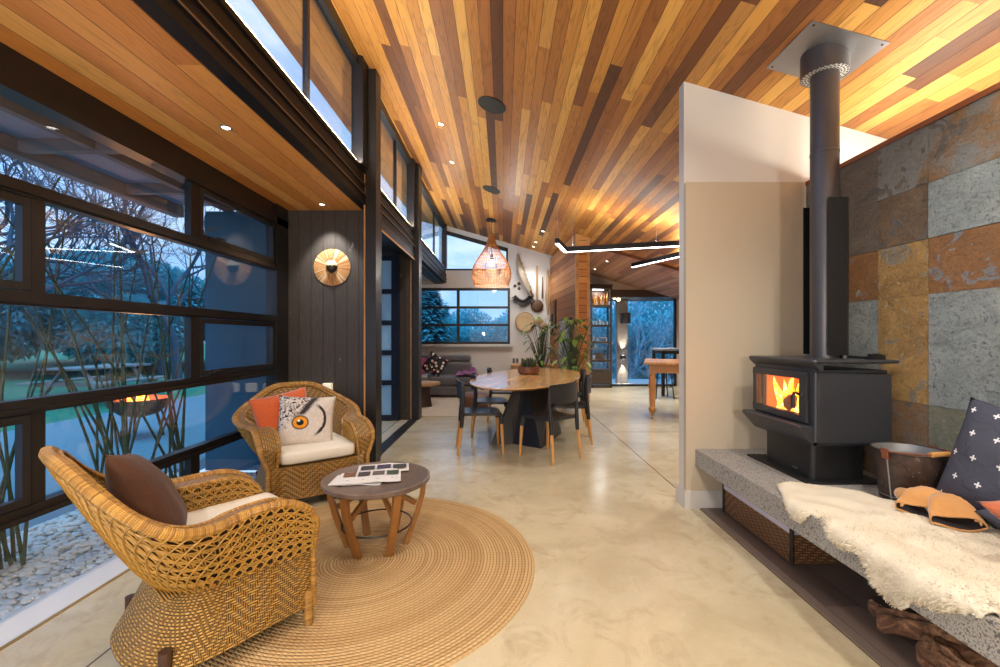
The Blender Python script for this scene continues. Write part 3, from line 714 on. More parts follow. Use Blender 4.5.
    for s in (-1,1):
        seq = [p_low(s,k) for k in range(4)] + [p_out(s,q) for q in (.25,.5,.7,.84)]
        seq = [p+Vector((.008,0,0)) for p in seq]
        if s < 0: pts += seq
        else: tail = seq[::-1]
    mid = [p_rim(u)+Vector((0,0,.004)) for u in U if abs(u) < .985]
    b.tube(pts+mid+tail, [.014]*len(pts)+[lerp(.022,.019,sm((abs(u)-.5)/.4)) for u in U if abs(u)<.985]+[.014]*len(tail), 8)
    mid = [p_rimin(u) for u in U if abs(u) < .985]; b.tube([p_in(-1,q)+Vector((.008,0,0)) for q in (0,.3,.6,.85)]+mid+[p_in(1,q)+Vector((.008,0,0)) for q in (.85,.6,.3,0)], .010, 6)
    b.build('rim', M['rim'], t)
    for sx_ in (1,-1):
        for sy_ in (1,-1):
            b = MB(); x, y = (.305 if sx_>0 else -.235), sy_*(.300 if sx_>0 else .275)
            b.tube([(x,y,.16),(x,y,.05),(x*(1.0 if sx_>0 else 1.03),y,.0)], [.024,.023,.02], 10); b.build('leg', M['rim'] if sx_>0 else M['darkwood'], t)
    return t
def lerp_v(a, b, t): return a + (b-a)*t
wk = make_wicker('wicker armchair in front, seen from its side, with brown fur cushion', (-1.262,1.862,.0), math.radians(51), (.94,.94,.98))
wk.location.z = .011
dup(wk, (-1.635,3.62,0), math.radians(-53), 'wicker armchair against charred wall, holding orange cushion and owl eye cushion', (1.19,1.19,.955))
def box_cushion(name, label, loc, rz, sx_, sy_, sz, mat, group=None):
    b = MB(); n = 14; rows = []
    prof = [(0,.0),(.96,.0),(1,.12),(1.0,.5),(1,.86),(.97,.99),(.8,1.03),(0,1.07)]
    def ring(q, z):
        r = []
        for i in range(48):
            a = 2*PI*i/48; ca, sa = spow(math.cos(a),.2), spow(math.sin(a),.2)
            r.append((ca*sx_/2*q, sa*sy_/2*q*(1.0 if ca>0 else .94), z*sz))
        return r
    rows = [ring(max(q,.02),z) for q,z in prof]; b.grid(rows, closed=True)
    o = b.build(name, mat, None, ang=70); o.location = loc; o.rotation_euler = (0,0,rz); return tag(o, label, 'seat cushion', group)
def off2(o, a, d, s=1): return (o[0]+d[0]*s*math.cos(a)-d[1]*s*math.sin(a), o[1]+d[0]*s*math.sin(a)+d[1]*s*math.cos(a))
a1, a2 = math.radians(51), math.radians(-53)
p = off2((-1.262,1.862), a1, (.06,0)); box_cushion('seat_cushion', 'cream seat cushion of wicker armchair seen from its side', (p[0],p[1],.352), a1, .54, .49, .125, M['cream'], 'cream seat cushions')
p = off2((-1.635,3.62), a2, (.075,0)); box_cushion('seat_cushion', 'cream seat cushion under owl eye cushion', (p[0],p[1],.335), a2, .60, .57, .085, M['cream'], 'cream seat cushions')
def pillow(name, label, mat, w_, h_, t_, M4, cat='cushion', group=None, wr=.01, seed=1, n=22):
    b = MB(); 
    def P(i,j,sg):
        u = -1+2*i/n; v = -1+2*j/n
        q = max(0,(1-abs(u)**2.6))**.6 * max(0,(1-abs(v)**2.6))**.6
        pin = 1-.07*(1-abs(u)**2)*(abs(v)**3); pin2 = 1-.07*(1-abs(v)**2)*(abs(u)**3)
        x = u*w_/2*pin2; z = v*h_/2*pin
        k = noise.noise(Vector((u*1.6+seed, v*1.6, sg*3)))*wr
        return Vector((x, sg*(t_/2*q) + k*q, z))
    for sg in (-1,1):
        rows = [[P(i,j,sg) for i in range(n+1)] for j in range(n+1)]
        b.grid(rows, [[(i/n,j/n) for i in range(n+1)] for j in range(n+1)])
    o = b.build(name, mat, None, ang=180); o.matrix_world = M4; return tag(o, label, cat, group)
def face(loc, az, tilt=0, roll=0):
    # cushion whose front looks along azimuth az (degrees, 0 = +x), leaning back by tilt degrees
    return Matrix.Translation(loc) @ Matrix.Rotation(math.radians(az+90),4,'Z') @ Matrix.Rotation(math.radians(-tilt),4,'X') @ Matrix.Rotation(math.radians(roll),4,'Y')
def owl():
    t = NT('owl eye print'); u,v,_,uv = t.xyz('UV')
    n = t.noise(uv, 9, 5, .7, 1.5); col = t.mix(n, srgb(226,220,212), srgb(186,174,162))
    streak = t.noise(t.vec(t.ma('MULTIPLY',u,5.0), t.ma('MULTIPLY',v,1.2)), 9, 4, .7); col = t.mix(t.ma('MULTIPLY',t.step(streak,.52,.62),.5), col, srgb(236,228,218))
    du = t.ma('SUBTRACT',u,.39); dv = t.ma('SUBTRACT',v,.44)
    r = t.ma('SQRT', t.ma('ADD', t.ma('MULTIPLY',du,du), t.ma('MULTIPLY',t.ma('MULTIPLY',dv,dv),1.15)))
    # dark feather flecks towards the upper left corner
    fl = t.step(t.noise(uv, 22, 3, .6, .8), .50, .56); reg = t.step(t.ma('ADD', t.ma('SUBTRACT', v, u), t.ma('MULTIPLY', n, .3)), .28, .52)
    col = t.mix(t.ma('MULTIPLY', fl, reg), col, srgb(34,28,30))
    # dark brow curve and ring behind the eye
    br = t.ma('ABSOLUTE', t.ma('SUBTRACT', u, t.ma('ADD', .40, t.ma('MULTIPLY', t.ma('SUBTRACT', v, .6), .62))))
    brm = t.ma('MULTIPLY', t.step(t.ma('ADD', br, t.ma('MULTIPLY', n, .10)), .14, .08), t.step(v, .56, .62)); col = t.mix(brm, col, srgb(52,42,44))
    rr = t.ma('SQRT', t.ma('ADD', t.ma('POWER', t.ma('SUBTRACT',u,.48),2.0), t.ma('POWER', t.ma('SUBTRACT',v,.50),2.0)))
    arc = t.ma('MULTIPLY', t.step(t.ma('ABSOLUTE', t.ma('SUBTRACT', t.ma('ADD', rr, t.ma('MULTIPLY', n, .05)), .365)), .035, .02), t.step(u,.62,.72)); col = t.mix(arc, col, srgb(44,36,38))
    col = t.mix(t.step(r,.155,.135), col, srgb(50,36,30)); col = t.mix(t.step(r,.128,.118), col, srgb(222,140,26)); col = t.mix(t.step(r,.12,.04), col, srgb(232,160,40))
    col = t.mix(t.step(r,.066,.058), col, (.005,.005,.006,1))
    hr = t.ma('SQRT', t.ma('ADD', t.ma('POWER', t.ma('SUBTRACT',u,.365),2.0), t.ma('POWER', t.ma('SUBTRACT',v,.475),2.0))); col = t.mix(t.step(hr,.028,.018), col, (.9,.9,.9,1))
    return t.set(col, .8, 0, .3, sheen=.15)
M['owl'] = owl()
p = off2((-1.262,1.862), a1, (-.20,.06)); pillow('fur_cushion', 'brown fur cushion on wicker armchair seen from its side', M['fur'], .44, .44, .16, face((p[0],p[1],.63), 51-12, 28, 14), seed=3, wr=.02)
p = off2((-1.635,3.62), a2, (-.13,-.16)); pillow('velvet_cushion', 'burnt orange cushion behind owl eye cushion', M['orange'], .46, .46, .15, face((p[0],p[1],.60), -50, 20, -10), seed=5, wr=.035)
p = off2((-1.635,3.62), a2, (.05,-.03)); pillow('owl_cushion', 'pale square cushion printed with a large orange owl eye', M['owl'], .44, .42, .13, face((p[0],p[1],.595), -62, 20, 5), seed=8, wr=.006)

# ================================================================== rug and coffee table
def jute():
    t = NT('jute braid'); x,y,z,v = t.xyz()
    r = t.ma('SQRT', t.ma('ADD', t.ma('MULTIPLY',x,x), t.ma('MULTIPLY',y,y)))
    an = t.ma('ARCTAN2', y, x); k = t.ma('DIVIDE', t.ma('ADD', r, t.ma('MULTIPLY', an, .018/(2*PI))), .018); f = t.ma('SUBTRACT', t.ma('MULTIPLY', t.ma('FRACT',k),2.0),1.0); h = t.ma('SUBTRACT',1.0,t.ma('MULTIPLY',f,f))
    br = t.ma('SINE', t.ma('ADD', t.ma('DIVIDE', t.ma('MULTIPLY', an, t.ma('MAXIMUM', r, .05)), .0042), t.ma('MULTIPLY', t.ma('ABSOLUTE',f), 2.2)))
    row = t.white(t.ma('FLOOR',k), 7.0); n = t.noise(v, 40, 4, .7)
    col = t.mix(t.ma('ADD', t.ma('MULTIPLY',row,.45), t.ma('MULTIPLY',n,.55)), srgb(168,132,86), srgb(208,176,126)); col = t.mix(t.step(h,.0,.55), srgb(96,66,34), col)
    col = t.mix(t.ma('MULTIPLY', t.step(br,.2,.9), .22), col, srgb(120,86,46))
    t.bump(t.ma('ADD', h, t.ma('MULTIPLY',br,.3)), .8, .005); return t.set(col, .85, 0, .2)
RUGC = (-.81, 2.46)
b = MB(); b.lathe([(.0001,.012),(.4,.012),(.965,.012),(.985,.008),(.988,.001),(.0001,.001)], 96, caps=False)
o = b.build('jute_rug', jute()); o.location = (RUGC[0],RUGC[1],0); tag(o, 'round braided jute rug under coffee table', 'rug')
TC = (-.772, 2.64)
ct = thing('coffee_table', 'round wooden coffee table with dark tray top on jute rug', 'coffee table', (TC[0],TC[1],.012))
M['walnut'] = planks('dark walnut top', 0, 1, .3, 3, [(0,srgb(92,78,70)),(1,srgb(122,106,96))], .35, .9, .0001)
M['teak'] = plain('oiled teak', srgb(146,98,48), .42, 0, .22, 14, .05)
b = MB(); b.lathe([(.0001,.385),(.30,.385),(.318,.395),(.32,.418),(.312,.422),(.30,.420),(.275,.409),(.262,.406),(.0001,.406)], 64, caps=False); b.build('tray_top', M['walnut'], ct)
for k in range(6):
    a = math.radians(8 + 60*k); ca, sa = math.cos(a), math.sin(a)
    prof = [(.285,.388),(.272,.30),(.245,.2),(.21,.1),(.172,0)]
    b = MB(); T_ = .016; W_ = .021
    rows = []
    for r,z in prof:
        q = []
        for dr,dw in ((-T_,-W_),(T_,-W_),(T_,W_),(-T_,W_)): q.append((ca*(r+dr)-sa*dw, sa*(r+dr)+ca*dw, z))
        rows.append(q)
    b.grid(rows, closed=True); b.add(rows[0], [(0,1,2,3)]); b.add(rows[-1], [(3,2,1,0)]); b.build('leg', M['teak'], ct, bevel=.003)
    b = MB(); b.beam((ca*.02,sa*.02,.37),(ca*.232,sa*.232,.245),.022,.03); b.build('brace', M['teak'], ct, bevel=.002)
b = MB(); b.tube([(.205*math.cos(2*PI*i/48),.205*math.sin(2*PI*i/48),.135) for i in range(48)], .005, 6, closed=True); b.build('ring', M['black'], ct)
# newspaper lying open in two folded sections
paper = plain('newsprint', srgb(214,212,208), .7, 0, .03, 20, 0)
def pics(cs): return [plain('printed picture', c, .6, 0, .35, 60, 0) for c in cs]
PIC = pics([srgb(64,62,66), srgb(120,84,60), srgb(60,74,60), srgb(70,60,90), srgb(92,88,84)])
np_ = thing('newspaper', 'folded newspaper with rows of small pictures on coffee table', 'newspaper', (TC[0]-.055,TC[1]+.02,.421), math.radians(13))
def sheet(name, x0, x1, y0, y1, z, lift, parent, mat):
    b = MB(); n = 14
    def Z(i): return z + lift*math.sin(PI*i/n)**2*.5 + .002*math.sin(i*.9)
    rows = []
    for dz in (0,-.004): rows.append([(lerp(x0,x1,i/n), y0, Z(i)+dz) for i in range(n+1)])
    top = [[(lerp(x0,x1,i/n), y, Z(i)) for i in range(n+1)] for y in (y0,y1)]; bot = [[(lerp(x0,x1,i/n), y, Z(i)-.005) for i in range(n+1)] for y in (y0,y1)]
    b.grid(top); b.grid(bot[::-1]); b.grid([top[0],bot[0]]); b.grid([top[1],bot[1]]); b.grid([[r[0] for r in top],[r[0] for r in bot]]); b.grid([[r[-1] for r in top],[r[-1] for r in bot]])
    return b.build(name, mat, parent), Z
s1,_ = sheet('under_pages', -.20, .10, -.15, .03, .004, .004, np_, paper)
s1.rotation_euler = (0,0,math.radians(-10))
s2,Zb = sheet('front_section', -.17, .19, -.15, .06, .014, .006, np_, paper)
s3,Zc = sheet('back_section', -.08, .24, .055, .215, .012, .012, np_, paper)
def pic(parent, x0, x1, y0, y1, z, mat, zz):
    b = MB(); b.bx(x0, x1, y0, y1, z, z+.0006); b.build('picture', mat, parent, smooth=False)
for i in range(4): pic(np_, -.15+.085*i, -.085+.085*i+.006, -.035, .045, .0195+.0005*(1 if i in(1,2) else 0), PIC[(1,0,4,2)[i]], 0)
for i in range(3): pic(np_, -.06+.10*i, .025+.10*i, .085, .165, .0235 if i==1 else .0215, PIC[(0,3,0)[i]], 0)
for i in range(4): pic(np_, -.12+.085*i, -.11+.085*i, -.105, -.1, .0195, PIC[0], 0)

# ================================================================== dining table and chairs
oak = planks('oak table top', 0, 1, .16, 4, [(0,srgb(190,142,84)),(.5,srgb(206,160,98)),(1,srgb(216,172,112))], .16, .35, .006, spec=.6, bst=.06)
dt = thing('dining_table', 'large oval oak dining table on black angular pedestal', 'dining table', (.374,6.0,0), math.radians(-14.5))
b = MB(); N = 96
prof = [(.0,.735-.0),(.90,.735),(.955,.742),(1.0,.765),(1.0,.772),(.995,.776),(0.0,.776)]
rows = []
for q,z in prof: rows.append([(.69*max(q,.001)*math.cos(2*PI*i/N), 1.62*max(q,.001)*math.sin(2*PI*i/N), z-.02) for i in range(N)])
b.grid(rows, closed=True); b.build('tabletop', oak, dt, ang=25)
b = MB()
L2 = lambda x,y: tuple((Matrix.Rotation(math.radians(14.5),3,'Z') @ Vector((x-.374,y-6.0,0)))[:2])
bot = [L2(x,y)+(0.0,) for x,y in ((-.15,5.17),(.12,5.20),(.44,4.97),(.79,5.78),(.30,6.6))]
top = [L2(x,y)+(.732,) for x,y in ((.16,5.42),(.24,5.44),(.30,5.42),(.62,5.68),(.42,6.3))]
b.hull8(bot, top); b.build('pedestal', M['black'], dt, smooth=False, bevel=.004)
M['chairblack'] = plain('black moulded shell', srgb(34,33,36), .33, 0, .06, 6, .02)
M['beech'] = plain('honey beech', srgb(204,150,84), .4, 0, .1, 10, .02)
def make_dchair(label, loc, rz):
    t = thing('dining_chair', label, 'dining chair', loc, rz, 'black dining chairs with wooden legs')
    b = MB(); n = 12; rt = []; rb = []
    def out(u):   # seat outline half width at depth u (0 back .. 1 front)
        return lerp(.195,.225,sm(u))
    for j in range(n+1):
        v = j/n; x = lerp(-.215,.225,v)
        e = out(v) * (1-.10*max(0,(v-.85)/.15)**2 - .06*max(0,(.12-v)/.12)**2)
        rt.append([(x, e*(-1+2*i/8), .455 - .018*(1-((-1+2*i/8))**2)*math.sin(PI*min(1,v*1.1)) - (.012*max(0,(v-.8)/.2)**2)) for i in range(9)])
        rb.append([(p[0],p[1],.425) for p in rt[-1]])
    b.grid(rt); b.grid(rb[::-1]); b.grid([rt[0],rb[0]]); b.grid([rt[-1],rb[-1]])
    b.grid([[r[0] for r in rt],[r[0] for r in rb]]); b.grid([[r[-1] for r in rt],[r[-1] for r in rb]]); b.build('seat', M['chairblack'], t, ang=50)
    # backrest: curved panel held between two uprights
    b = MB(); R1 = []; R2 = []
    for j in range(7):
        z = lerp(.60,.80,j/6)
        l1 = []; l2 = []
        for i in range(13):
            u = -1+2*i/12; wdt = .215*(1-.03*abs(j/6-.4)); zz = z + (.012*(1-u*u) if j==6 else 0) + (.02*u*u if j==0 else 0)
            x = -.195 - .012*(j/6) - .055*(1-u*u)
            l1.append((x, u*wdt, zz)); l2.append((x-.014, u*wdt, zz))
        R1.append(l1); R2.append(l2)
    b.grid(R1); b.grid(R2[::-1]); b.grid([R1[0],R2[0]]); b.grid([R1[-1],R2[-1]]); b.grid([[r[0] for r in R1],[r[0] for r in R2]]); b.grid([[r[-1] for r in R1],[r[-1] for r in R2]])
    b.build('backrest', M['chairblack'], t, ang=50)
    for s in (-1,1):
        b = MB(); b.tube([(-.225,s*.20,.30),(-.215,s*.20,.42),(-.205,s*.207,.55),(-.204,s*.212,.68),(-.21,s*.205,.76)], [.021,.023,.019,.016,.012], 10); b.build('upright', M['chairblack'], t)
        b = MB(); b.tube([(.205,s*.195,.43),(.212,s*.20,.37),(.218,s*.203,.33)], [.026,.023,.021], 10); b.build('leg_socket', M['chairblack'], t)
        b = MB(); b.tube([(-.225,s*.20,.31),(-.262,s*.215,0)], [.019,.014], 10); b.build('leg', M['beech'], t)
        b = MB(); b.tube([(.217,s*.203,.34),(.235,s*.215,0)], [.019,.014], 10); b.build('leg', M['beech'], t)
    return t
dcs = [((.50,4.65), 130, 'dining chair turned with its back to the rug, nearest the viewer'),
       ((-.26,4.93), 8, 'dining chair nearest the black door posts, pulled out on side of table facing the glass'),
       ((-.16,5.76), 5, 'second dining chair along the door side of oval table'),
       ((.02,6.75), 0, 'third dining chair along the door side of oval table, half hidden beneath table top'),
       ((.84,5.42), 172, 'middle dining chair on kitchen side of oval table'),
       ((.96,6.4), 175, 'dining chair on kitchen side of oval table closest to cedar clad wall')]
d0 = None
for (x,y),az,lab in dcs:
    if d0 is None: d0 = make_dchair(lab, (x,y,0), math.radians(az))
    else: dup(d0, (x,y,0), math.radians(az), lab)
# wooden bowl of succulents
def leafmat(name, a, c, r=.45): return plain(name, a, r, 0, .25, 12, .02)
M['leafd'] = plain('dark green leaf', srgb(64,96,48), .42, 0, .3, 9, .02); M['leaf'] = plain('fresh green leaf', srgb(122,160,70), .4, 0, .3, 9, .02); M['leafg'] = plain('grey green leaf', srgb(84,96,70), .5, 0, .3, 9, .02)
bowl = thing('planter_bowl', 'brown wooden bowl of small succulents on oval dining table', 'planter', (.37,6.2,.757)); bowl.scale = (.72,.72,.95)
M['copper'] = plain('reddish brown wood', srgb(116,72,48), .35, .05, .2, 9, .03)
b = MB(); b.lathe([(.0001,0),(.17,0),(.215,.03),(.22,.115),(.205,.118),(.195,.09),(.0001,.085)], 32, caps=False, sy=.75); b.build('bowl', M['copper'], bowl)
def leaf(b, base, d, L, W, droop=.3, fold=.15, n=5):
    d = Vector(d).normalized(); s = d.cross(Vector((0,0,1))); s = s.normalized() if s.length > .05 else Vector((1,0,0)); up = s.cross(d)
    l = []; r = []; c = []
    for i in range(n+1):
        t = i/n; w_ = W*math.sin(PI*min(1,t*.93+.05))**.8*.5 if i<n else 0.002
        p = Vector(base) + d*(L*t) - Vector((0,0,1))*(droop*L*t*t)
        c.append(p); l.append(p + s*w_ + up*(fold*w_)); r.append(p - s*w_ + up*(fold*w_))
    b.grid([l,c,r])
rg = random.Random(11)
b = MB()
for i in range(90):
    a = rg.uniform(0,2*PI); r = .15*math.sqrt(rg.random()); base = (r*math.cos(a), .75*r*math.sin(a), .09)
    for k in range(5):
        an = rg.uniform(0,2*PI); leaf(b, (base[0],base[1],base[2]+.03*k*rg.random()), (math.cos(an),math.sin(an),rg.uniform(.5,2.2)), rg.uniform(.05,.10), .025, .1, .3, 3)
b.build('succulents', M['leafg'], bowl, smooth=True)

# ================================================================== wood stove on its bench
bench = MB(); bench.bx(1.447, 2.28, -1.2, 3.238, .318, .446)
o = bench.build('concrete_bench', M['bench'], bevel=.006); tag(o, 'long speckled concrete bench carrying wood stove along slate wall', 'bench')
b = MB(); b.bx(1.66, 2.28, -1.2, -1.0, 0.006, .318); b.build('bench_support', M['bench'], o)
b = MB(); b.bx(2.12, 2.28, 3.18, 3.238, 0.006, .318); b.build('bench_support', M['bench'], o)
sx0, sx1, sy0, sy1 = 1.76, 2.207, 2.44, 3.03; zb = .446
st = thing('wood_stove', 'charcoal steel wood stove with fire behind glass door on concrete bench', 'wood stove', (1.98,2.735,zb))
def wp(b, name, mat, **k):
    for i in range(len(b.v)): b.v[i] = b.v[i] - Vector((1.98,2.735,zb))
    return b.build(name, mat, k.pop('parent', st), **k)
b = MB(); b.bx(1.73, 2.17, 2.44, 3.05, .447, .459); wp(b, 'hearth_plate', M['stoveblack'], bevel=.002)
# pedestal with rounded front corner
def rr(x0,x1,y0,y1,r,n=5):
    pts = []
    for cx,cy,a in ((x0+r,y0+r,PI),(x1-r,y0+r,1.5*PI),(x1-r,y1-r,0),(x0+r,y1-r,.5*PI)):
        for i in range(n+1):
            q = a + PI/2*i/n; pts.append((cx+r*math.cos(q), cy+r*math.sin(q)))
    return pts
b = MB(); b.prism(rr(1.785,2.10,2.49,2.93,.03), 2, .459, .70); wp(b, 'pedestal', M['stoveblack'])
# firebox, hollow behind the door so that the fire sits inside
b = MB()
b.bx(1.80, sx1, sy0+.03, sy1-.03, .66, .70); b.bx(1.80, sx1, sy0+.03, sy1-.03, 1.075, 1.095); b.bx(2.14, sx1, sy0+.03, sy1-.03, .70, 1.08); b.bx(1.80, 2.16, sy1-.06, sy1-.03, .70, 1.08); b.bx(1.80, 2.16, sy0+.03, sy0+.06, .70, 1.08)
b.cur = 1
b.bx(1.815, 2.14, sy0+.06, sy0+.07, .70, 1.07); b.bx(1.815,2.14,sy1-.07,sy1-.06,.70,1.07); b.bx(2.13,2.14,sy0+.07,sy1-.07,.70,1.07); b.bx(1.815,2.14,sy0+.06,sy1-.06,.70,.71); b.bx(1.815,2.14,sy0+.06,sy1-.06,1.06,1.07)
wp(b, 'firebox', [M['stove'], plain('fire brick', srgb(206,150,96), .85, 0, .25, 14, .1)])
for (y0,y1) in ((sy0,sy0+.012),(sy1-.012,sy1)):
    b = MB(); b.prism([(1.79,.682),(sx1,.675),(sx1,1.075),(1.79,1.085)], 1, y0, y1); b.prism(rr(1.77,1.80,y0,y0+.05,.012) if y0<2.6 else rr(1.77,1.80,y1-.05,y1,.012), 2, .683, 1.085); wp(b, 'side_panel', M['stove'], bevel=.004)
# top plate with rounded edge and turned-down lip
b = MB(); b.prism(rr(1.735,2.235,2.405,3.055,.03), 2, 1.136, 1.156); o = wp(b, 'top_plate', M['stove'], bevel=.009, seg=3)
b = MB(); b.prism([(1.742,1.137),(1.80,1.137),(1.80,1.095),(1.782,1.095)], 1, 2.415, 3.05); wp(b, 'top_lip', M['stove'])
b = MB(); b.bx(2.12, 2.2, 2.52, 2.95, 1.156, 1.17); b.prism([(2.12,1.156),(2.20,1.156),(2.195,1.18),(2.16,1.19),(2.12,1.188)], 1, 2.47, 2.50); wp(b, 'rear_upstand', M['stoveblack'])
# door frame, glass, handle
dy0, dy1, dz0, dz1 = 2.495, 3.015, .785, 1.08; wy0, wy1, wz0, wz1 = 2.55, 2.98, .825, 1.042; dx0, dx1 = 1.752, 1.785
b = MB()
b.bx(dx0,dx1,dy0,dy1,dz0,wz0); b.bx(dx0,dx1,dy0,dy1,wz1,dz1); b.bx(dx0,dx1,dy0,wy0,wz0,wz1); b.bx(dx0,dx1,wy1,dy1,wz0,wz1)
door = wp(b, 'door', M['stove'], bevel=.004)
b = MB(); b.bx(1.766, 1.772, wy0-.005, wy1+.005, wz0-.005, wz1+.005); wp(b, 'door_glass', M['glass'], smooth=False)
b = MB(); b.tube([(1.752,2.525,.95),(1.728,2.525,.952)], .008, 8); b.tube([(1.728,2.525,.957),(1.722,2.545,.957),(1.722,2.552,.94),(1.722,2.552,.865)], [.007,.007,.011,.012], 10); wp(b, 'door_handle', M['stoveblack'])
b = MB(); b.tube([(1.753,2.525,.95),(1.745,2.525,.951)], .012, 12); wp(b, 'handle_boss', M['silver'])
# slanting ash lip under the door
b = MB(); b.prism([(1.69,.772),(1.70,.778),(1.795,.772),(1.795,.66),(1.775,.66),(1.692,.755)], 1, 2.452, 3.04); wp(b, 'ash_lip', M['stove'], bevel=.004)
b = MB(); b.bx(1.776, 1.7765+.008, 2.60, 2.64, .487, .497); wp(b, 'maker_plate', plain('dark plate', srgb(84,84,88), .4, .5), smooth=False)
b = MB(); b.bx(1.772, 1.80, sy0+.012, sy1-.012, .66, .80); b.bx(1.772, 1.80, sy0+.012, sy1-.012, 1.07, 1.13); wp(b, 'front_panel', M['stove'])
# logs, embers and flames
logm = plain('burning log', srgb(70,40,26), .8, 0, .4, 14, .2)
b = MB(); rg = random.Random(3)
for (a_,c_,r) in (((1.83,2.58,.75),(1.86,2.93,.755),.036),((1.98,2.56,.75),(1.97,2.92,.755),.04),((1.86,2.76,.855),(1.96,2.93,.85),.05)):
    b.tube([lerp_v(Vector(a_),Vector(c_),i/6)+Vector((rg.uniform(-.006,.006),0,rg.uniform(-.006,.006))) for i in range(7)], [r*rg.uniform(.85,1.05) for _ in range(7)], 9)
wp(b, 'firewood', logm)
b = MB()
for i in range(70): b.ell((rg.uniform(1.82,2.06), rg.uniform(2.54,2.95), .715+rg.uniform(0,.03)), (.018,.02,.014), 6, 4)
ember = NT('ember glow'); x_,y_,z_,v_ = ember.xyz(); q = ember.noise(v_, 30, 3); ember.put(ember.b.inputs['Emission Color'], ember.ramp(q, [(.35,srgb(190,30,4)),(.55,srgb(255,120,20)),(.7,srgb(255,220,120))])); ember.b.inputs['Emission Strength'].default_value = 5.0
wp(b, 'embers', ember.set(srgb(60,20,8), .8))
fm = NT('flame'); x_,y_,z_,v_ = fm.xyz(); q = fm.noise(v_, 16, 3, .6, 1.0); fm.put(fm.b.inputs['Emission Color'], fm.ramp(q, [(.3,srgb(255,96,8)),(.5,srgb(255,160,40)),(.66,srgb(255,226,150))])); fm.b.inputs['Emission Strength'].default_value = 3.2; fm.b.inputs['Alpha'].default_value = .8
b = MB()
for i in range(16):
    y = 2.66+.28*i/15; x = rg.uniform(1.84,2.02); h_ = rg.uniform(.16,.30) if i%3 else rg.uniform(.08,.15); r = rg.uniform(.018,.034)
    pts = []; rad = []
    for k in range(8):
        t = k/7; pts.append((x+.02*math.sin(t*5+i), y+.035*math.sin(t*4+i*1.7)*t, .74+min(.30,h_)*t)); rad.append(max(.001, r*(math.sin(PI*min(1,.25+.75*t))**.8)))
    b.tube(pts, rad, 8)
wp(b, 'flames', fm.set(srgb(255,140,40), 1))
light('POINT', 'fire_light', (1.95,2.66,.90), 1.6*LK, (1,.45,.14), size=.06)
# flue pipe with shield, collar and ceiling plate
FXc, FYc = 2.03, 2.715
fl = thing('flue_pipe', 'dark round flue pipe rising from wood stove to ceiling', 'flue', (FXc,FYc,1.128))
def wf(b, name, mat, **k):
    for i in range(len(b.v)): b.v[i] = b.v[i] - Vector((FXc,FYc,1.128))
    return b.build(name, mat, fl, **k)
ztop = CZ(FXc)
b = MB(); b.lathe([(.079,1.128),(.079,1.15),(.0765,1.152),(.0765,2.435),(.079,2.437),(.079,2.448),(.0765,2.45),(.0765,ztop)], 40, (FXc,FYc,0)); wf(b, 'pipe', M['flue'], ang=30)
b = MB(); n = 48
lo = [(FXc+.128*math.cos(2*PI*i/n), FYc+.128*math.sin(2*PI*i/n), 2.935) for i in range(n)]; hi = [(p[0],p[1],CZ(p[0])-.003) for p in lo]
li = [(FXc+.124*math.cos(2*PI*i/n), FYc+.124*math.sin(2*PI*i/n), 2.935) for i in range(n)]; b.grid([li,lo,hi], closed=True); wf(b, 'collar', M['flue'], ang=30)
perf = NT('perforated steel'); x_,y_,z_,v_ = perf.xyz(); an = perf.ma('ARCTAN2', y_, x_); rr_ = perf.ma('SQRT', perf.ma('ADD', perf.ma('MULTIPLY',x_,x_), perf.ma('MULTIPLY',y_,y_)))
ra_ = perf.ma('DIVIDE', perf.ma('SUBTRACT', rr_, .0765), .0158); sh = perf.ma('MULTIPLY', perf.ma('MODULO', perf.ma('FLOOR', ra_), 2.0), .5)
aa = perf.ma('ADD', perf.ma('MULTIPLY', an, 26/(2*PI)), sh); fa = perf.ma('SUBTRACT', perf.ma('FRACT', perf.ma('ADD', aa, 30.0)), .5); fb = perf.ma('SUBTRACT', perf.ma('FRACT', ra_), .5)
dd = perf.ma('SQRT', perf.ma('ADD', perf.ma('MULTIPLY',fa,fa), perf.ma('MULTIPLY',fb,fb)))
perf.set(perf.mix(perf.step(dd,.40,.33), srgb(206,204,200), srgb(16,15,15)), .4, .4)
b = MB(); b.lathe([(.0768,2.940),(.125,2.940),(.125,2.937),(.0768,2.937),(.0768,2.940)], 64, (FXc,FYc,0), caps=False); wf(b, 'perforated_ring', perf.m, ang=30)
b = MB(); x0,x1,y0,y1 = 1.79,2.24,2.487,2.924
b.hull8([(x0,y0,CZ(x0)-.006),(x1,y0,CZ(x1)-.006),(x1,y1,CZ(x1)-.006),(x0,y1,CZ(x0)-.006)], [(x0,y0,CZ(x0)-.001),(x1,y0,CZ(x1)-.001),(x1,y1,CZ(x1)-.001),(x0,y1,CZ(x0)-.001)]); wf(b, 'ceiling_plate', M['steel'], smooth=False)
for x,y in ((x0+.025,y0+.025),(x1-.025,y0+.025),(x0+.025,y1-.025),(x1-.025,y1-.025)):
    b = MB(); b.ell((x,y,CZ(x)-.007), (.007,.007,.004), 10, 6); wf(b, 'screw', M['black'])
b = MB()  # U shaped heat shield open to the front
ush = [(1.985,2.845),(2.10,2.845),(2.135,2.81),(2.135,2.655),(2.10,2.62),(1.985,2.62)]; ins = [(1.985,2.837),(2.097,2.837),(2.127,2.807),(2.127,2.658),(2.097,2.628),(1.985,2.628)]
lo = [(x,y,1.175) for x,y in ush+ins[::-1]]; hi = [(x,y,2.14) for x,y in ush+ins[::-1]]
n = len(lo); b.add(lo+hi, [(i,(i+1)%n,n+(i+1)%n,n+i) for i in range(n)] + [(i,i+1,10-i,11-i) for i in range(5)] + [(n+i,n+11-i,n+10-i,n+i+1) for i in range(5)]); wf(b, 'heat_shield', M['stoveblack'])
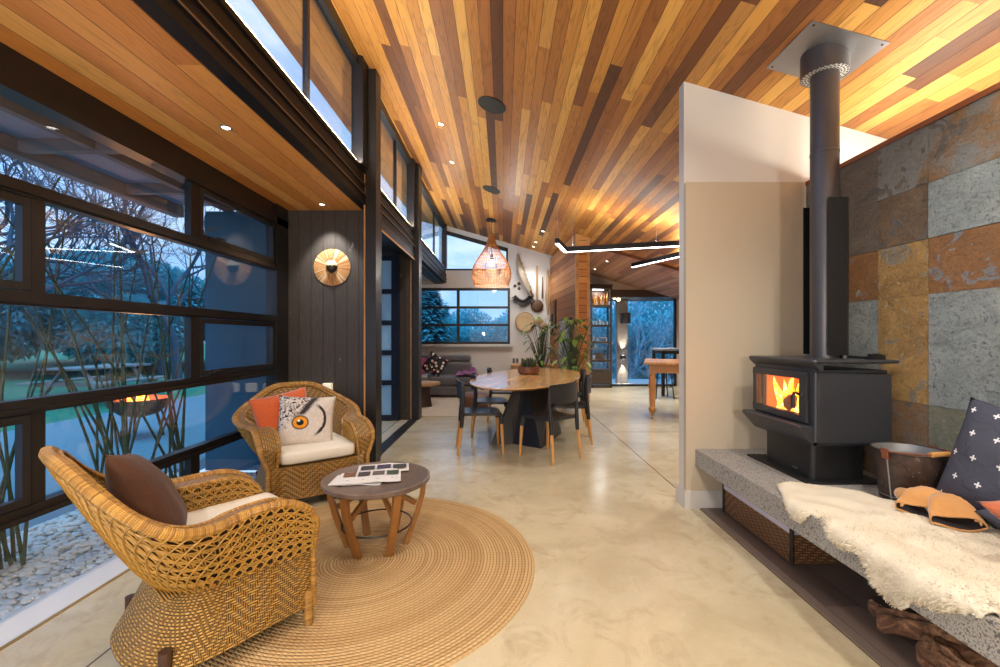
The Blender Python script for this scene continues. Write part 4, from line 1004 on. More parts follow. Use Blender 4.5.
for x,y in ((2.09,2.63),(2.09,2.835)):
    b = MB(); b.bx(x-.012,x+.012,y-.004,y+.004,1.128,1.19); wf(b, 'shield_foot', M['silver'], smooth=False)
# ================================================================== things on and under the bench
BZ = .446
# sheepskin: outline read on the bench top, hanging over its front edge
FXB = 1.445
def skin_uv(px, py):
    Y = F*(H-BZ-.015)/(py-CY); X = (px-CX)*Y/F
    if X >= FXB: return (X-FXB, Y)
    Y = F*FXB/(px-CX); z = H-(py-CY)*Y/F
    return (-(BZ-z), Y)
outl = [skin_uv(*p) for p in ((777,484),(788,482),(812,484),(838,488),(862,492),(884,499),(903,503))] + [(.46,2.05),(.60,1.93),(.66,1.80),(.62,1.60),(.64,1.40),(.56,1.2),(.40,1.02),(.18,1.0),(.02,1.1),(-.03,1.2)] + [skin_uv(*p) for p in ((1000,612),(985,611),(965,609),(945,609),(930,603),(916,600),(905,606),(893,600),(880,586),(872,571),(866,557),(858,550),(845,547),(833,538),(828,527),(822,517),(812,514),(803,521),(796,519),(788,506),(783,495))]
def inside(p, poly):
    c = False; n = len(poly)
    for i in range(n):
        a, d = poly[i], poly[i-1]
        if (a[1] > p[1]) != (d[1] > p[1]) and p[0] < (d[0]-a[0])*(p[1]-a[1])/(d[1]-a[1])+a[0]: c = not c
    return c
def edged(p, poly):
    best = 9
    for i in range(len(poly)):
        a = Vector(poly[i-1]); d = Vector(poly[i])-a; q = Vector(p)-a; t = max(0,min(1,q.dot(d)/max(1e-9,d.length_squared))); best = min(best, (q-d*t).length)
    return best
R_ = .02
def fold(q, Y, hgt):
    # maps the unfolded skin onto bench top / rounded edge / front face
    arc = R_*PI/2
    if q >= R_: return Vector((FXB+q, Y, BZ+hgt)), Vector((0,0,1))
    s = R_-q
    if s <= arc:
        a = s/R_; c = Vector((FXB+R_, Y, BZ-R_)); nrm = Vector((-math.sin(a),0,math.cos(a))); return c + nrm*(R_+hgt), nrm
    return Vector((FXB-hgt, Y, BZ-R_-(s-arc))), Vector((-1,0,0))
def sheepskin():
    t = thing('sheepskin', 'cream sheepskin draped over front edge of concrete bench', 'sheepskin', (1.8,1.6,BZ))
    b = MB(); st = .012; g = {}; rg = random.Random(2)
    qs = [-.16+st*i for i in range(int(.90/st))]; ys = [.98+st*i for i in range(int(1.52/st))]
    off = Vector((1.8,1.6,BZ))
    def hh(q,Y):
        d = edged((q,Y), outl); return .012*min(1,d/.02) + .004 + .012*noise.noise(Vector((q*9,Y*9,1)))*min(1,d/.04) + .014*sm((1.7-Y)/.4)*min(1,d/.05)
    vs = []; fs = []; pts = []
    def vid(i,j):
        if (i,j) not in g:
            p,n_ = fold(qs[i], ys[j], max(.003,hh(qs[i],ys[j]))); g[(i,j)] = len(vs); vs.append(p-off)
        return g[(i,j)]
    for i in range(len(qs)-1):
        for j in range(len(ys)-1):
            if inside((qs[i]+st/2, ys[j]+st/2), outl): fs.append((vid(i,j),vid(i+1,j),vid(i+1,j+1),vid(i,j+1))); pts.append((qs[i],ys[j]))
    b.add(vs, fs); wool = plain('cream wool', srgb(216,206,184), .9, 0, .07, 12, .2, .2)
    o = b.build('hide', wool, t, ang=180); m = o.modifiers.new('thick','SOLIDIFY'); m.thickness = .008; m.offset = -1
    b = MB()
    for (q,Y) in pts:
        d = edged((q+st/2,Y+st/2), outl); N = 9 if d < .03 else 6
        lng = lerp(.008,.016, sm((2.25-Y)/.5)) * (1.35 if d < .03 else 1)
        for k in range(N):
            qq, yy = q+rg.random()*st, Y+rg.random()*st; p,n_ = fold(qq, yy, max(.003,hh(qq,yy)))
            tx = noise.noise(Vector((qq*14,yy*14,5))); ty = noise.noise(Vector((qq*14,yy*14,9)))
            dr = (n_*.6 + Vector((tx-.25*(q<.05),ty,0))*.9 + Vector((rg.uniform(-.4,.4),rg.uniform(-.4,.4),rg.uniform(-.3,.1)))).normalized()
            s = dr.cross(Vector((rg.uniform(-1,1),rg.uniform(-1,1),.3))).normalized()*.0022; L = lng*rg.uniform(.7,1.2); e = p+dr*L*.6; tip = p+dr*L+Vector((tx,ty,-.5))*L*.25
            b.add([p-s-off, p+s-off, e+s*.8-off, e-s*.8-off, tip-off], [(0,1,2,3),(3,2,4)])
    o = b.build('fleece', wool, t, smooth=False); o['kind'] = 'stuff'
sheepskin()
# bucket
bk = thing('ash_bucket', 'worn dark metal bucket with wire handle beside wood stove', 'bucket', (2.075,2.2,BZ+.002))
def bucketmat():
    t = NT('worn blackened tin'); x,y,z,v = t.xyz(); n = t.noise(v, 9, 6, .7, 1); m = t.noise(v, 30, 4, .7)
    c = t.mix(t.step(n,.35,.7), srgb(52,44,42), srgb(96,80,72)); c = t.mix(t.step(m,.63,.72), c, srgb(150,140,132)); t.bump(n,.2,.004); return t.set(c, t.ma('ADD', .3, t.ma('MULTIPLY', n, .3)), .55)
M['bucket'] = bucketmat(); M['zinc'] = plain('scuffed zinc', srgb(150,150,148), .5, .5, .25, 20, .05); M['rust'] = plain('rusty iron', srgb(124,70,42), .7, .2, .3, 30, .1)
b = MB(); b.cur = 0; b.lathe([(.0001,0),(.110,0),(.114,.004),(.148,.262)], 48, caps=False); b.cur = 1; b.lathe([(.148,.262),(.144,.262),(.108,.010),(.0001,.010)], 48, caps=False); b.build('body', [M['bucket'],M['zinc']], bk)
b = MB(); b.tube([(.149*math.cos(2*PI*i/48),.149*math.sin(2*PI*i/48),.262) for i in range(48)], .005, 8, closed=True); b.build('rolled_rim', M['bucket'], bk)
b = MB(); b.tube([(.1145*math.cos(2*PI*i/48),.1145*math.sin(2*PI*i/48),.03) for i in range(48)], .004, 6, closed=True); b.build('base_band', M['zinc'], bk)
for a in (-2.95, .19):
    b = MB(); c,s = math.cos(a), math.sin(a); b.beam((c*.146,s*.146,.222),(c*.153,s*.153,.275),.035,.006,(c,s,0)); b.build('ear', M['rust'], bk, bevel=.002)
b = MB(); a = -2.95; c,s = math.cos(a), math.sin(a)
pts = []
for i in range(25):
    th = PI*i/24; r = .152; pts.append((c*r*math.cos(th)-s*r*math.sin(th)*.98, s*r*math.cos(th)+c*r*math.sin(th)*.98, .262+.012*math.sin(th)))
b.tube(pts, .0035, 6); b.build('wire_handle', M['rust'], bk)
b = MB(); c0 = Vector(pts[9]); c1 = Vector(pts[14]); b.tube([c0,c1], .013, 12); b.build('wooden_grip', M['beech'], bk)
b = MB(); c,s = math.cos(a+.05), math.sin(a+.05); b.beam((c*.1145,s*.1145,.005),(c*.1465,s*.1465,.24),.006,.004,(c,s,0)); b.build('side_seam', M['zinc'], bk)
# suede hearth gloves: two cuffs and thumbs, lying on the sheepskin
def glove(name, label, loc, rz, mir, tilt=0):
    t = thing(name, label, 'glove', loc, rz, 'hearth gloves', rot=(tilt,0,rz))
    b = MB(); n = 16; rows = []
    # mitt outline: cuff opening at x=0, fingertips at x=.27
    for k in range(n+1):
        u = k/n; x = -.02+.29*u; wd = lerp(.085,.062,sm(u*2)) if u<.5 else .062*math.sqrt(max(0,1-((u-.5)/.52)**3)); hz = .024+.028*math.sin(PI*min(1,u*1.25)) if u<.6 else .044*math.sqrt(max(.0,1-((u-.6)/.42)**2))
        rows.append([(x, wd*spow(math.cos(2*PI*i/24),.8), hz + hz*.95*spow(math.sin(2*PI*i/24),.8)+.004*math.sin(u*17+i)) for i in range(24)])
    b.grid(rows, closed=True); b.add(rows[-1], [list(range(24))])
    b.build('palm', M['suede'], t, ang=180)
    b = MB(); rin = [[(p[0]+.002, p[1]*.94, .024+(p[2]-.024)*.85) for p in rows[0]], [(p[0]+.06, p[1]*.8, .026+(p[2]-.024)*.7) for p in rows[0]]]; b.grid(rin, closed=True); b.add(rin[1], [list(range(24))]); b.build('lining', M['suededk'], t)
    b = MB(); b.tube([(p[0],p[1],p[2]) for p in rows[0]], .0035, 6, closed=True); b.build('cuff_piping', M['suede'], t)
    b = MB(); b.tube([(.10,mir*.035,.045),(.13,mir*.075,.045),(.165,mir*.092,.04),(.20,mir*.096,.036)], [.03,.03,.027,.016], 14); b.ell((.203,mir*.096,.036),(.017,.016,.016),12,8); b.build('thumb', M['suede'], t)
    b = MB(); b.tube([(-.018,.05*mir,.040),(-.04,.052*mir,.045),(-.042,.06*mir,.032),(-.02,.064*mir,.036)], .004, 6); b.build('hanging_loop', M['suede'], t)
    t.scale = (.82,1.05,1.15)
    return t
g1 = skin_uv(925,512); g2 = skin_uv(955,520)
glove('suede_glove', 'tan suede hearth glove lying flat beside bucket on sheepskin', (1.905,1.955,BZ+.022), math.radians(36), 1)
glove('suede_glove', 'tan suede hearth glove with dark cuff opening facing the viewer', (1.935,1.835,BZ+.024), math.radians(64), -1)
for o_ in [o for o in C.objects if o.name.startswith('suede_glove')]: o_.location.x += 0
# cushions
def crosses():
    t = NT('navy cotton with white crosses'); u,v,_,uv = t.xyz('UV')
    A = t.ma('MULTIPLY', u, 5.0); r = t.ma('FLOOR', t.ma('MULTIPLY', v, 5.0)); A = t.ma('ADD', A, t.ma('MULTIPLY', t.ma('MODULO', r, 2.0), .5))
    fx = t.ma('ABSOLUTE', t.ma('SUBTRACT', t.ma('FRACT', A), .5)); fy = t.ma('ABSOLUTE', t.ma('SUBTRACT', t.ma('FRACT', t.ma('MULTIPLY', v, 5.0)), .5))
    L = .13; W_ = .035
    m = t.ma('MAXIMUM', t.ma('MULTIPLY', t.ma('LESS_THAN',fx,L), t.ma('LESS_THAN',fy,W_)), t.ma('MULTIPLY', t.ma('LESS_THAN',fx,W_), t.ma('LESS_THAN',fy,L)))
    n = t.noise(uv, 200, 2); c = t.mix(n, srgb(58,60,72), srgb(78,80,92)); c = t.mix(m, c, srgb(225,224,222)); t.bump(t.noise(uv, 7, 3, .5, 1.2), .5, .02); return t.set(c, .85, 0, .3)
M['cross'] = crosses()
pillow('cross_cushion', 'navy cushion with white crosses leaning on slate wall', M['cross'], .50, .52, .15, face((2.145,1.80,BZ+.275), 186, 14, 8), seed=4, wr=.02)
pillow('cross_cushion', 'navy cushion with white crosses lying flat behind terracotta cushion', M['cross'], .25, .44, .12, Matrix.Translation((2.13,1.62,BZ+.07)) @ Matrix.Rotation(math.radians(2),4,'Z') @ Matrix.Rotation(math.radians(-82),4,'X'), seed=6, wr=.02)
pillow('terracotta_cushion', 'terracotta suede cushion at end of sheepskin', M['terra'], .42, .40, .13, Matrix.Translation((1.99,1.46,BZ+.15)) @ Matrix.Rotation(math.radians(14),4,'Z') @ Matrix.Rotation(math.radians(-66),4,'X'), seed=7, wr=.015)
# basket under the bench
bs = thing('wicker_basket', 'dark wicker basket with pale liner pushed under concrete bench', 'basket', (1.84,2.79,.006))
wkb = twill('dark brown basket weave', srgb(120,80,50), srgb(176,128,84), .015, 5.0, 1.0)
b = MB()
def bxuv(b, x0,x1,y0,y1,z0,z1):
    for P_ in ([(x0,y0,z0),(x1,y0,z0),(x1,y0,z1),(x0,y0,z1)],[(x1,y0,z0),(x1,y1,z0),(x1,y1,z1),(x1,y0,z1)],[(x1,y1,z0),(x0,y1,z0),(x0,y1,z1),(x1,y1,z1)],[(x0,y1,z0),(x0,y0,z0),(x0,y0,z1),(x0,y1,z1)]):
        d = [(p[0]+p[1], p[2]) for p in P_]; b.add(P_, [(0,1,2,3)], [d])
bxuv(b, -.215,.215,-.37,.37,0,.20); b.bx(-.215,.215,-.37,.37,.0,.01); b.build('basket_body', wkb, bs, smooth=False, bevel=.008)
b = MB()
for x,y in ((-.215,-.37),(.215,-.37),(-.215,.37),(.215,.37)): b.tube([(x,y,0),(x,y,.205)], .012, 8)
b.build('corner_cane', M['wickerdark'], bs)
b = MB(); b.bx(-.222,.222,-.377,.377,.165,.225); b.build('liner', plain('lilac white cotton liner', srgb(206,198,212), .85), bs, bevel=.008)
# firewood
bark = NT('rough bark'); x_,y_,z_,v_ = bark.xyz(); q = bark.noise(v_, 12, 6, .7, 1); bark.bump(q, 1.0, .02); bark = bark.set(bark.ramp(q, [(.3,srgb(60,42,34)),(.5,srgb(128,88,62)),(.66,srgb(206,156,112))]), .85)
cutw = plain('split orange wood', srgb(214,130,76), .75, 0, .25, 10, .15)
rg = random.Random(21)
def log(label, a, c, r, cutat, seed):
    a = Vector(a); c = Vector(c); d = c-a; n = 34; rgl = random.Random(seed)
    b = MB(); m = 22; rows = []
    u = d.normalized().orthogonal().normalized(); w_ = d.normalized().cross(u)
    for i in range(n+1):
        t = i/n; p = d*t - d/2; rr_ = r*(1+.22*noise.noise(Vector((t*3,seed,0))))*(1 if i not in (0,n) else .8)
        bend = u*(.03*math.sin(t*4+seed))
        rows.append([p+bend+(u*math.cos(2*PI*k/m)+w_*math.sin(2*PI*k/m))*rr_*(1+.35*noise.noise(Vector((math.cos(2*PI*k/m)*1.3+seed, math.sin(2*PI*k/m)*1.3, t*2.5)))-.5*abs(noise.noise(Vector((math.cos(2*PI*k/m)*3.1+seed, math.sin(2*PI*k/m)*3.1, t*5))))+.18*noise.noise(Vector((math.cos(2*PI*k/m)*7, math.sin(2*PI*k/m)*7+seed, t*16)))) for k in range(m)])
    b.grid(rows, closed=True); b.cur = 1; b.add(rows[0], [list(range(m))]); b.add(rows[-1], [list(range(m))])
    if cutat: b.mi = [1 if (i % m) in cutat and b.mi[i]==0 else b.mi[i] for i in range(len(b.mi))]
    o = b.build('firewood_log', [bark,cutw], None, ang=60); o.location = (a+c)/2; tag(o, label, 'log', 'firewood under the bench')
log('gnarled dark firewood log lying on top of pile under bench', (1.62,1.855,.10), (2.10,1.35,.15), .055, None, 2)
log('split log with orange face at foot of firewood pile', (1.60,1.66,.06), (1.80,1.22,.065), .055, (2,3,4), 5)
log('bark covered log at back of firewood pile', (1.85,1.86,.065), (2.2,1.5,.07), .06, None, 9)
log('log with bright split side under gnarled log', (1.72,1.72,.075), (2.05,1.30,.08), .06, (1,2,3), 14)
log('broken branch stub leaning at front of firewood pile', (1.635,1.915,.05), (1.73,1.78,.11), .032, (5,6), 17)

# ================================================================== charred wall: mask and candles
mk = thing('raffia_mask', 'round raffia sunburst mask with small dark face on charred wall', 'mask', (PX(331.5,4.53), 4.556, PZ(267,4.53)))
raf = [plain('raffia %d'%i, c, .7, 0, .15, 30, .1) for i,c in enumerate((srgb(196,148,94),srgb(220,190,148),srgb(176,118,66)))]
b = MB(); N = 90; rg = random.Random(5)
for i in range(N):
    b.cur = (0 if (i//7)%3==0 else (1 if (i//5)%2 else 0)) if rg.random()<.75 else 2
    a = 2*PI*i/N; a2_ = 2*PI*(i+.86)/N; R = .195*rg.uniform(.985,1.0); r = .06
    z_ = lambda q: -.012-.012*math.sin(q*PI)
    rows = [[(math.cos(q)*ro, z_(ro/.2) , math.sin(q)*ro) for q in (a,a2_)] for ro in (r,.10,.15,R)]
    back = [[(p[0],p[1]+.006,p[2]) for p in rr2] for rr2 in rows]
    b.grid(rows); b.grid(back); b.grid([rows[-1],back[-1]])
b.build('raffia_collar', raf, mk, smooth=False)
b = MB(); rows = []
for j in range(13):
    v = j/12; z = .058-.125*v; w_ = .058*math.sin(PI*min(1,.12+.88*v))**.55*(1-.35*sm((v-.5)/.5)) if j<12 else .004
    rows.append([(w_*math.sin(q), -.018-.045*math.cos(q)*math.sin(PI*min(1,.1+.85*v))**.5, z) for q in [PI*(-.5+i/12) for i in range(13)]])
b.grid(rows); b.build('carved_face', plain('dark carved face', srgb(40,34,30), .35, 0, .2, 20, .05), mk)
b = MB(); rows = []
for j in range(7):
    v = j/6; z = .066-.05*v; w_ = .062*math.sin(PI*(.15+.35*v))
    rows.append([(w_*math.sin(q), -.020-.048*math.cos(q)*math.sin(PI*(.12+.38*v))**.6, z) for q in [PI*(-.5+i/12) for i in range(13)]])
b.grid(rows); b.build('shell_brow', plain('pale shell brow', srgb(206,200,176), .3, 0, .2, 30), mk)
for s in (-1,1):
    b = MB(); b.ell((s*.022,-.064,.012),(.014,.006,.008),10,6); b.build('eye', plain('shell eye', srgb(190,176,120), .3), mk)
b = MB(); b.prism([(-.009,-.03),(.009,-.03),(.005,.01),(-.005,.01)], 1, -.075, -.05); b.build('nose', plain('carved nose', srgb(48,40,34), .35), mk, bevel=.003)
sh = MB(); Zc = PZ(392,4.48); sh.bx(-2.28, -1.74, 4.46, 4.55, Zc-.015, Zc); o = sh.build('candle_shelf', M['black'], None, smooth=False); tag(o, 'narrow black shelf on charred wall behind wicker armchair', 'shelf')
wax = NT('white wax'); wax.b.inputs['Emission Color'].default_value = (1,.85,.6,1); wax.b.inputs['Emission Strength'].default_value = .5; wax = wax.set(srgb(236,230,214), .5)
for i,(px,lab) in enumerate(((327.5,'white block candle at right end of narrow black shelf'),(309.5,'white block candle half hidden by top of wicker armchair'),(292,'white block candle at end of black shelf next to glass wall'))):
    b = MB(); b.prism(rr(-.045,.045,-.032,.032,.01), 2, 0, .088); c = b.build('block_candle', wax, None, bevel=.004); c.location = (PX(px,4.5), 4.503, Zc+.001); tag(c, lab, 'candle', 'candles on the black shelf')
    b = MB(); b.tube([(0,0,.086),(.001,0,.1)], .0015, 5); b.build('wick', M['black'], c)

# ================================================================== ceiling things
def on_ceil(px, py):
    k = 2.349/((CY-py) + .284*(px-CX)); return Vector(((px-CX)*k, k*F, H+(CY-py)*k))
for px,py,r,lab in ((492,105,.15,'larger looking round black ceiling speaker nearest the viewer'),(491.5,189.5,.15,'round black ceiling speaker farther back above dining table')):
    p = on_ceil(px,py); o = thing('ceiling_speaker', lab, 'speaker', p, group='round ceiling speakers'); o.rotation_euler = (0,math.atan(.284),0)
    b = MB(); b.lathe([(r,.0),(r,-.006),(r-.006,-.008),(r-.008,-.005)], 40, caps=False); b.build('speaker_ring', M['black'], o)
    b = MB(); b.lathe([(.0001,-.006),(r-.007,-.005),(r-.007,0),(.0001,0)], 40, caps=False); b.build('grille', plain('speaker mesh', srgb(38,37,36), .7), o)
# rattan pendant
pp = on_ceil(491.5,219.5); YP = pp.y
pl = thing('rattan_pendant', 'bell shaped open rattan pendant lamp hanging before end wall', 'pendant lamp', (pp.x,YP,pp.z))
zt = PZ(235,YP)-pp.z; zbt = PZ(286,YP)-pp.z; hp = zt-zbt
M['rattan'] = plain('pale rattan', srgb(174,120,66), .5, 0, .15, 14, .05)
prof = [(.065,0),(.075,.10),(.11,.20),(.19,.34),(.29,.48),(.37,.62),(.40,.74),(.39,.86),(.36,.95),(.345,1.0)]
def pr(t):
    for (r0,t0),(r1,t1) in zip(prof,prof[1:]):
        if t0 <= t <= t1: return lerp(r0,r1,(t-t0)/(t1-t0))
    return prof[-1][0]
b = MB()
for i in range(44):
    a = 2*PI*i/44; b.tube([(pr(t)*math.cos(a),pr(t)*math.sin(a),zt-hp*t) for t in [k/14 for k in range(15)]], .0055, 4, caps=False)
b.build('rattan_ribs', M['rattan'], pl)
b = MB()
for t in [.62+.027*k for k in range(15)]+[.30,.36,.43,.50,.56]:
    r = pr(t)+.003; b.tube([(r*math.cos(2*PI*i/40),r*math.sin(2*PI*i/40),zt-hp*t) for i in range(40)], .0045, 4, closed=True)
b.build('rattan_hoops', M['rattan'], pl)
b = MB(); b.lathe([(.055,.0),(.068,.0),(.074,-.10),(.112,-.20),(.105,-.20),(.068,-.10),(.055,0)], 28, (0,0,zt), caps=False); b.build('woven_neck', M['rattan'], pl)
b = MB(); b.tube([(0,0,0),(0,0,zt-.42)], .006, 6); b.build('cord', M['black'], pl)
b = MB(); b.lathe([(.0001,0),(.11,-.0),(.11,-.03),(.0001,-.035)], 24, caps=False); b.build('canopy', M['black'], pl)
b = MB(); b.lathe([(.022,-.38),(.03,-.44),(.03,-.50),(.0001,-.50)], 14, (0,0,zt)); b.build('bulb_holder', M['black'], pl)
b = MB(); b.ell((0,0,zt-.57), (.055,.055,.07), 16, 10); b.build('bulb', emit('pendant bulb', (1,.9,.7,1), 4), pl)
light('POINT', 'pendant_light', (pp.x,YP,pp.z+zt-.72), 34*LK, WARM, size=.06)
# linear lights
def linear(name, label, pts, drop):
    t = thing(name, label, 'linear light', pts[0], group='black linear pendant lights'); o = Vector(pts[0])
    for a,c in zip(pts,pts[1:]):
        a = Vector(a)-o; c = Vector(c)-o
        b = MB(); b.beam(a,c,.055,.075); b.build('housing', M['black'], t, smooth=False)
        b = MB(); dn = Vector((0,0,-.0395)); b.beam(a+dn,c+dn,.05,.006); d=(c-a).normalized(); 
        b.build('diffuser', M['led'], t, smooth=False)
        side = d.cross(Vector((0,0,1))).normalized()
    for q in drop:
        q = Vector(q); b = MB(); b.tube([q-o, Vector((q.x,q.y,CZ(q.x)))-o], .002, 5); b.build('wire', M['silver'], t)
ZL = 2.62
linear('linear_pendant', 'angled black linear pendant light with two bright arms in front of cedar wall end', [(.745,5.93,ZL),(.945,6.52,ZL),(2.75,6.02,ZL)], [(.76,5.98,ZL+.03),(1.05,6.49,ZL+.03),(2.2,6.17,ZL+.03)])
linear('linear_pendant', 'shorter black linear pendant light hanging farther back towards kitchen', [(2.40,7.98,2.63),(3.35,5.75,2.63)], [(2.55,7.63,2.65),(3.2,6.1,2.65)])
# ================================================================== end wall: carved tools
YB = 10.49
wood1 = plain('dark carved wood', srgb(84,58,38), .55, 0, .25, 14, .1); wood2 = plain('pale carved wood', srgb(168,138,104), .6, 0, .25, 12, .1); bone = plain('weathered grey bone', srgb(140,128,112), .6, 0, .35, 10, .2); blackf = plain('black bristle', srgb(24,22,22), .7, 0, .3, 30, .2)
def wpt(px, py, y=YB): return Vector((PX(px,y), y, PZ(py,y)))
def stick(name, label, cat, pts, rad, mat, flat=.5):
    o = wpt(*pts[len(pts)//2]); b = MB(); b.tube([wpt(*p)-o+Vector((0,-.03,0)) for p in pts], rad, 10, flat=1.0); r = b.build(name, mat); r.location = o; return tag(r, label, cat)
t = thing('carved_saw', 'long curved bone coloured blade hung highest on end wall', 'wall ornament', wpt(525,280)+Vector((0,-.06,0)))
b = MB(); pts = [(517.5,254.5),(518.5,262),(521,271),(525,281),(528.5,289),(531.5,296)]; b.tube([wpt(*p)-wpt(525,280)+Vector((0,-.04,0)) for p in pts], [.03,.085,.11,.11,.09,.05], 10, flat=.35); b.build('blade', bone, t)
b = MB()
for i in range(9):
    q = Vector(wpt(lerp(519.5,530,i/8), lerp(263,293,i/8)))-wpt(525,280); b.tube([q+Vector((.03,-.04,0)),q+Vector((.10,-.05,-.04))], [.014,.003], 6)
b.build('teeth', bone, t)
b = MB(); b.tube([wpt(529,292)-wpt(525,280)+Vector((0,-.03,0)), wpt(533,297.5)-wpt(525,280)+Vector((0,-.03,0))], [.06,.03], 8); b.build('grip', wood1, t)
t = thing('bristle_ornament', 'black bristly crescent ornament under curved blade', 'wall ornament', wpt(522,299))
b = MB(); rg = random.Random(8)
for i in range(150):
    u = rg.random(); px = lerp(514.5,530.5,u); py = 296.5+5.5*math.sin(PI*u); p = wpt(px,py)-wpt(522,299); a = lerp(-2.6,-.5,u)+rg.uniform(-.3,.3); L = rg.uniform(.07,.15); b.tube([p+Vector((0,-.03,0)), p+Vector((math.cos(a)*L, -.07-rg.random()*.03, math.sin(a)*L))], [.011,.003], 4)
b.build('bristles', blackf, t)
b = MB(); b.tube([wpt(lerp(514.5,530.5,i/10), 296+5.2*math.sin(PI*i/10))-wpt(522,299)+Vector((0,-.03,0)) for i in range(11)], .035, 8); b.build('band', blackf, t)
for (px,py,lab) in ((515,286,'left small dark disc beside curved blade'),(519,283.7,'upper small dark disc beside curved blade'),(519,288.6,'lower small dark disc beside curved blade')):
    b = MB(); b.lathe([(.0001,-.0),(.035,0),(.04,.012),(.03,.024),(.012,.03),(.0001,.024)], 16, caps=False); o = b.build('carved_disc', wood1); o.location = wpt(px,py); o.rotation_euler = (PI/2,0,0); tag(o, lab, 'wall ornament', 'small dark discs on end wall')
t = thing('long_ladle', 'long handled wooden ladle with round brown bowl on end wall', 'ladle', wpt(537,306))
b = MB(); o = wpt(537,306); b.tube([wpt(536.7,266)-o+Vector((0,-.03,0)), wpt(537,300)-o+Vector((0,-.03,0))], [.022,.03], 8); b.build('handle', wood2, t)
b = MB(); b.ell((0,-.03,0), (.145,.05,.145), 24, 12); b.build('ladle_bowl', wood1, t)
b = MB(); b.lathe([(.145,0),(.152,.01),(.14,.02)], 24, caps=False); q = b.build('ladle_rim', wood1, t); q.rotation_euler = (PI/2,0,0); q.location = (0,-.03,0)
stick('thin_spear', 'thin dark rod between ladle and carved paddles', 'wall ornament', [(542.3,277),(542.4,288),(542.3,298.5)], [.012,.016,.02], wood1)
stick('carved_paddle', 'long pale carved paddle on end wall next to cedar cladding', 'wall ornament', [(547.6,270),(547.6,285),(547,300),(548,315)], [.03,.05,.05,.02], wood2)
stick('carved_paddle', 'slimmer carved paddle hung closest to cedar cladding', 'wall ornament', [(549.8,276),(549.8,290),(549.3,304)], [.02,.035,.03], wood2)
t = thing('woven_tray', 'round pale woven tray basket on end wall', 'basket', wpt(525,322)+Vector((0,.016,0))); t.rotation_euler = (PI/2,0,0)
wv = plain('pale woven straw', srgb(206,180,140), .7, 0, .2, 20, .1)
b = MB()
for k in range(9):
    r = .225*(k+.6)/9.6; b.tube([(r*math.cos(2*PI*i/36), r*math.sin(2*PI*i/36), .03+.03*(k/8)**2) for i in range(36)], .0135, 6, closed=True)
b.lathe([(.0001,.02),(.2,.03),(.2,.015),(.0001,.01)], 36, caps=False); b.build('coiled_straw', wv, t)
b = MB(); b.tube([(.228*math.cos(2*PI*i/36), .228*math.sin(2*PI*i/36), .055) for i in range(36)], .018, 8, closed=True); b.build('edge', wood2, t)
b = MB(); b.ell((-.045,-.02,.0),(.06,.03,.06),12,8); b.ell((.045,-.02,.0),(.06,.03,.06),12,8); b.prism([(-.095,-.03),(.095,-.03),(0,-.13)],1,-.035,-.005); o = b.build('wooden_heart', wood2); o.location = wpt(539.5,321.5); tag(o, 'small wooden heart beside woven tray', 'wall ornament')
t = thing('wooden_scoop', 'wooden scoop with handle pointing down left on end wall', 'scoop', wpt(544,326))
b = MB(); b.ell((0,-.05,0),(.09,.05,.08),16,10); b.build('scoop_bowl', wood2, t)
b = MB(); b.tube([(-.03,-.04,-.06),(-.10,-.04,-.22),(-.14,-.04,-.34)], [.025,.018,.022], 8); b.build('handle', wood1, t)

# ================================================================== sofa corner
sf = thing('sofa', 'charcoal grey low sofa under six pane window', 'sofa', (-1.25,9.7,0))
def cush(b, x0,x1,y0,y1,z0,z1): b.prism(rr(x0,x1,y0,y1,.05), 2, z0, z1)
for nm,a in (('base',(-1.4,.62,-.55,.5,.05,.26)),('seat_cushion',(-1.38,-.35,-.55,.25,.26,.44)),('seat_cushion',(-.34,.62,-.55,.25,.26,.44)),('backrest',(-1.4,-.35,.22,.55,.40,.72)),('backrest',(-.34,.52,.22,.55,.40,.72)),('headrest',(-1.3,-.40,.30,.52,.73,.88)),('headrest',(-.30,.50,.30,.52,.73,.88))):
    b = MB(); cush(b, *a); b.build(nm, M['sofa'], sf, bevel=.05, seg=3)
for x,y in ((-1.3,-.45),(.5,-.45),(-1.3,.4),(.5,.4)):
    b = MB(); b.tube([(x,y,.06),(x,y,0)], [.025,.02], 8); b.build('leg', M['black'], sf)
def floral():
    t = NT('floral print'); x,y,z,v = t.xyz(); k = t.voro(v, 13, out='Color'); d = t.voro(v, 13); q = t.n('SeparateXYZ'); t.t.links.new(k, q.inputs[0])
    c = t.ramp(q.outputs[0], [(0,srgb(230,226,220)),(.35,srgb(214,120,130)),(.55,srgb(150,160,170)),(.75,srgb(240,236,232))], 'CONSTANT'); return t.set(t.mix(t.step(d,.42,.30), srgb(34,34,42), c), .8)
pillow('pink_cushion', 'pink and mauve cushion at left end of grey sofa', M['pinkc'], .44,.44,.15, face((-1.92,9.45,.66), -80, 18, 8), seed=2)
pillow('floral_cushion', 'dark floral cushion standing on its corner on grey sofa', floral(), .46,.46,.15, face((-1.50,9.45,.70), -88, 18, 30), seed=9)
def cloth(name, label, cat, mat, x0,x1,y0,y1, zf, n=16, amp=.02, seed=1):
    b = MB(); rows = []
    for j in range(n+1):
        rows.append([(lerp(x0,x1,i/n)+.03*noise.noise(Vector((i*.4,j*.4,seed))), lerp(y0,y1,j/n), zf(lerp(x0,x1,i/n),lerp(y0,y1,j/n))+amp*(.6+noise.noise(Vector((i*.45,j*.45,seed+3))))) for i in range(n+1)])
    b.grid(rows); o = b.build(name, mat, None, ang=180); m = o.modifiers.new('thick','SOLIDIFY'); m.thickness = .012; m.offset = 1; return tag(o, label, cat)
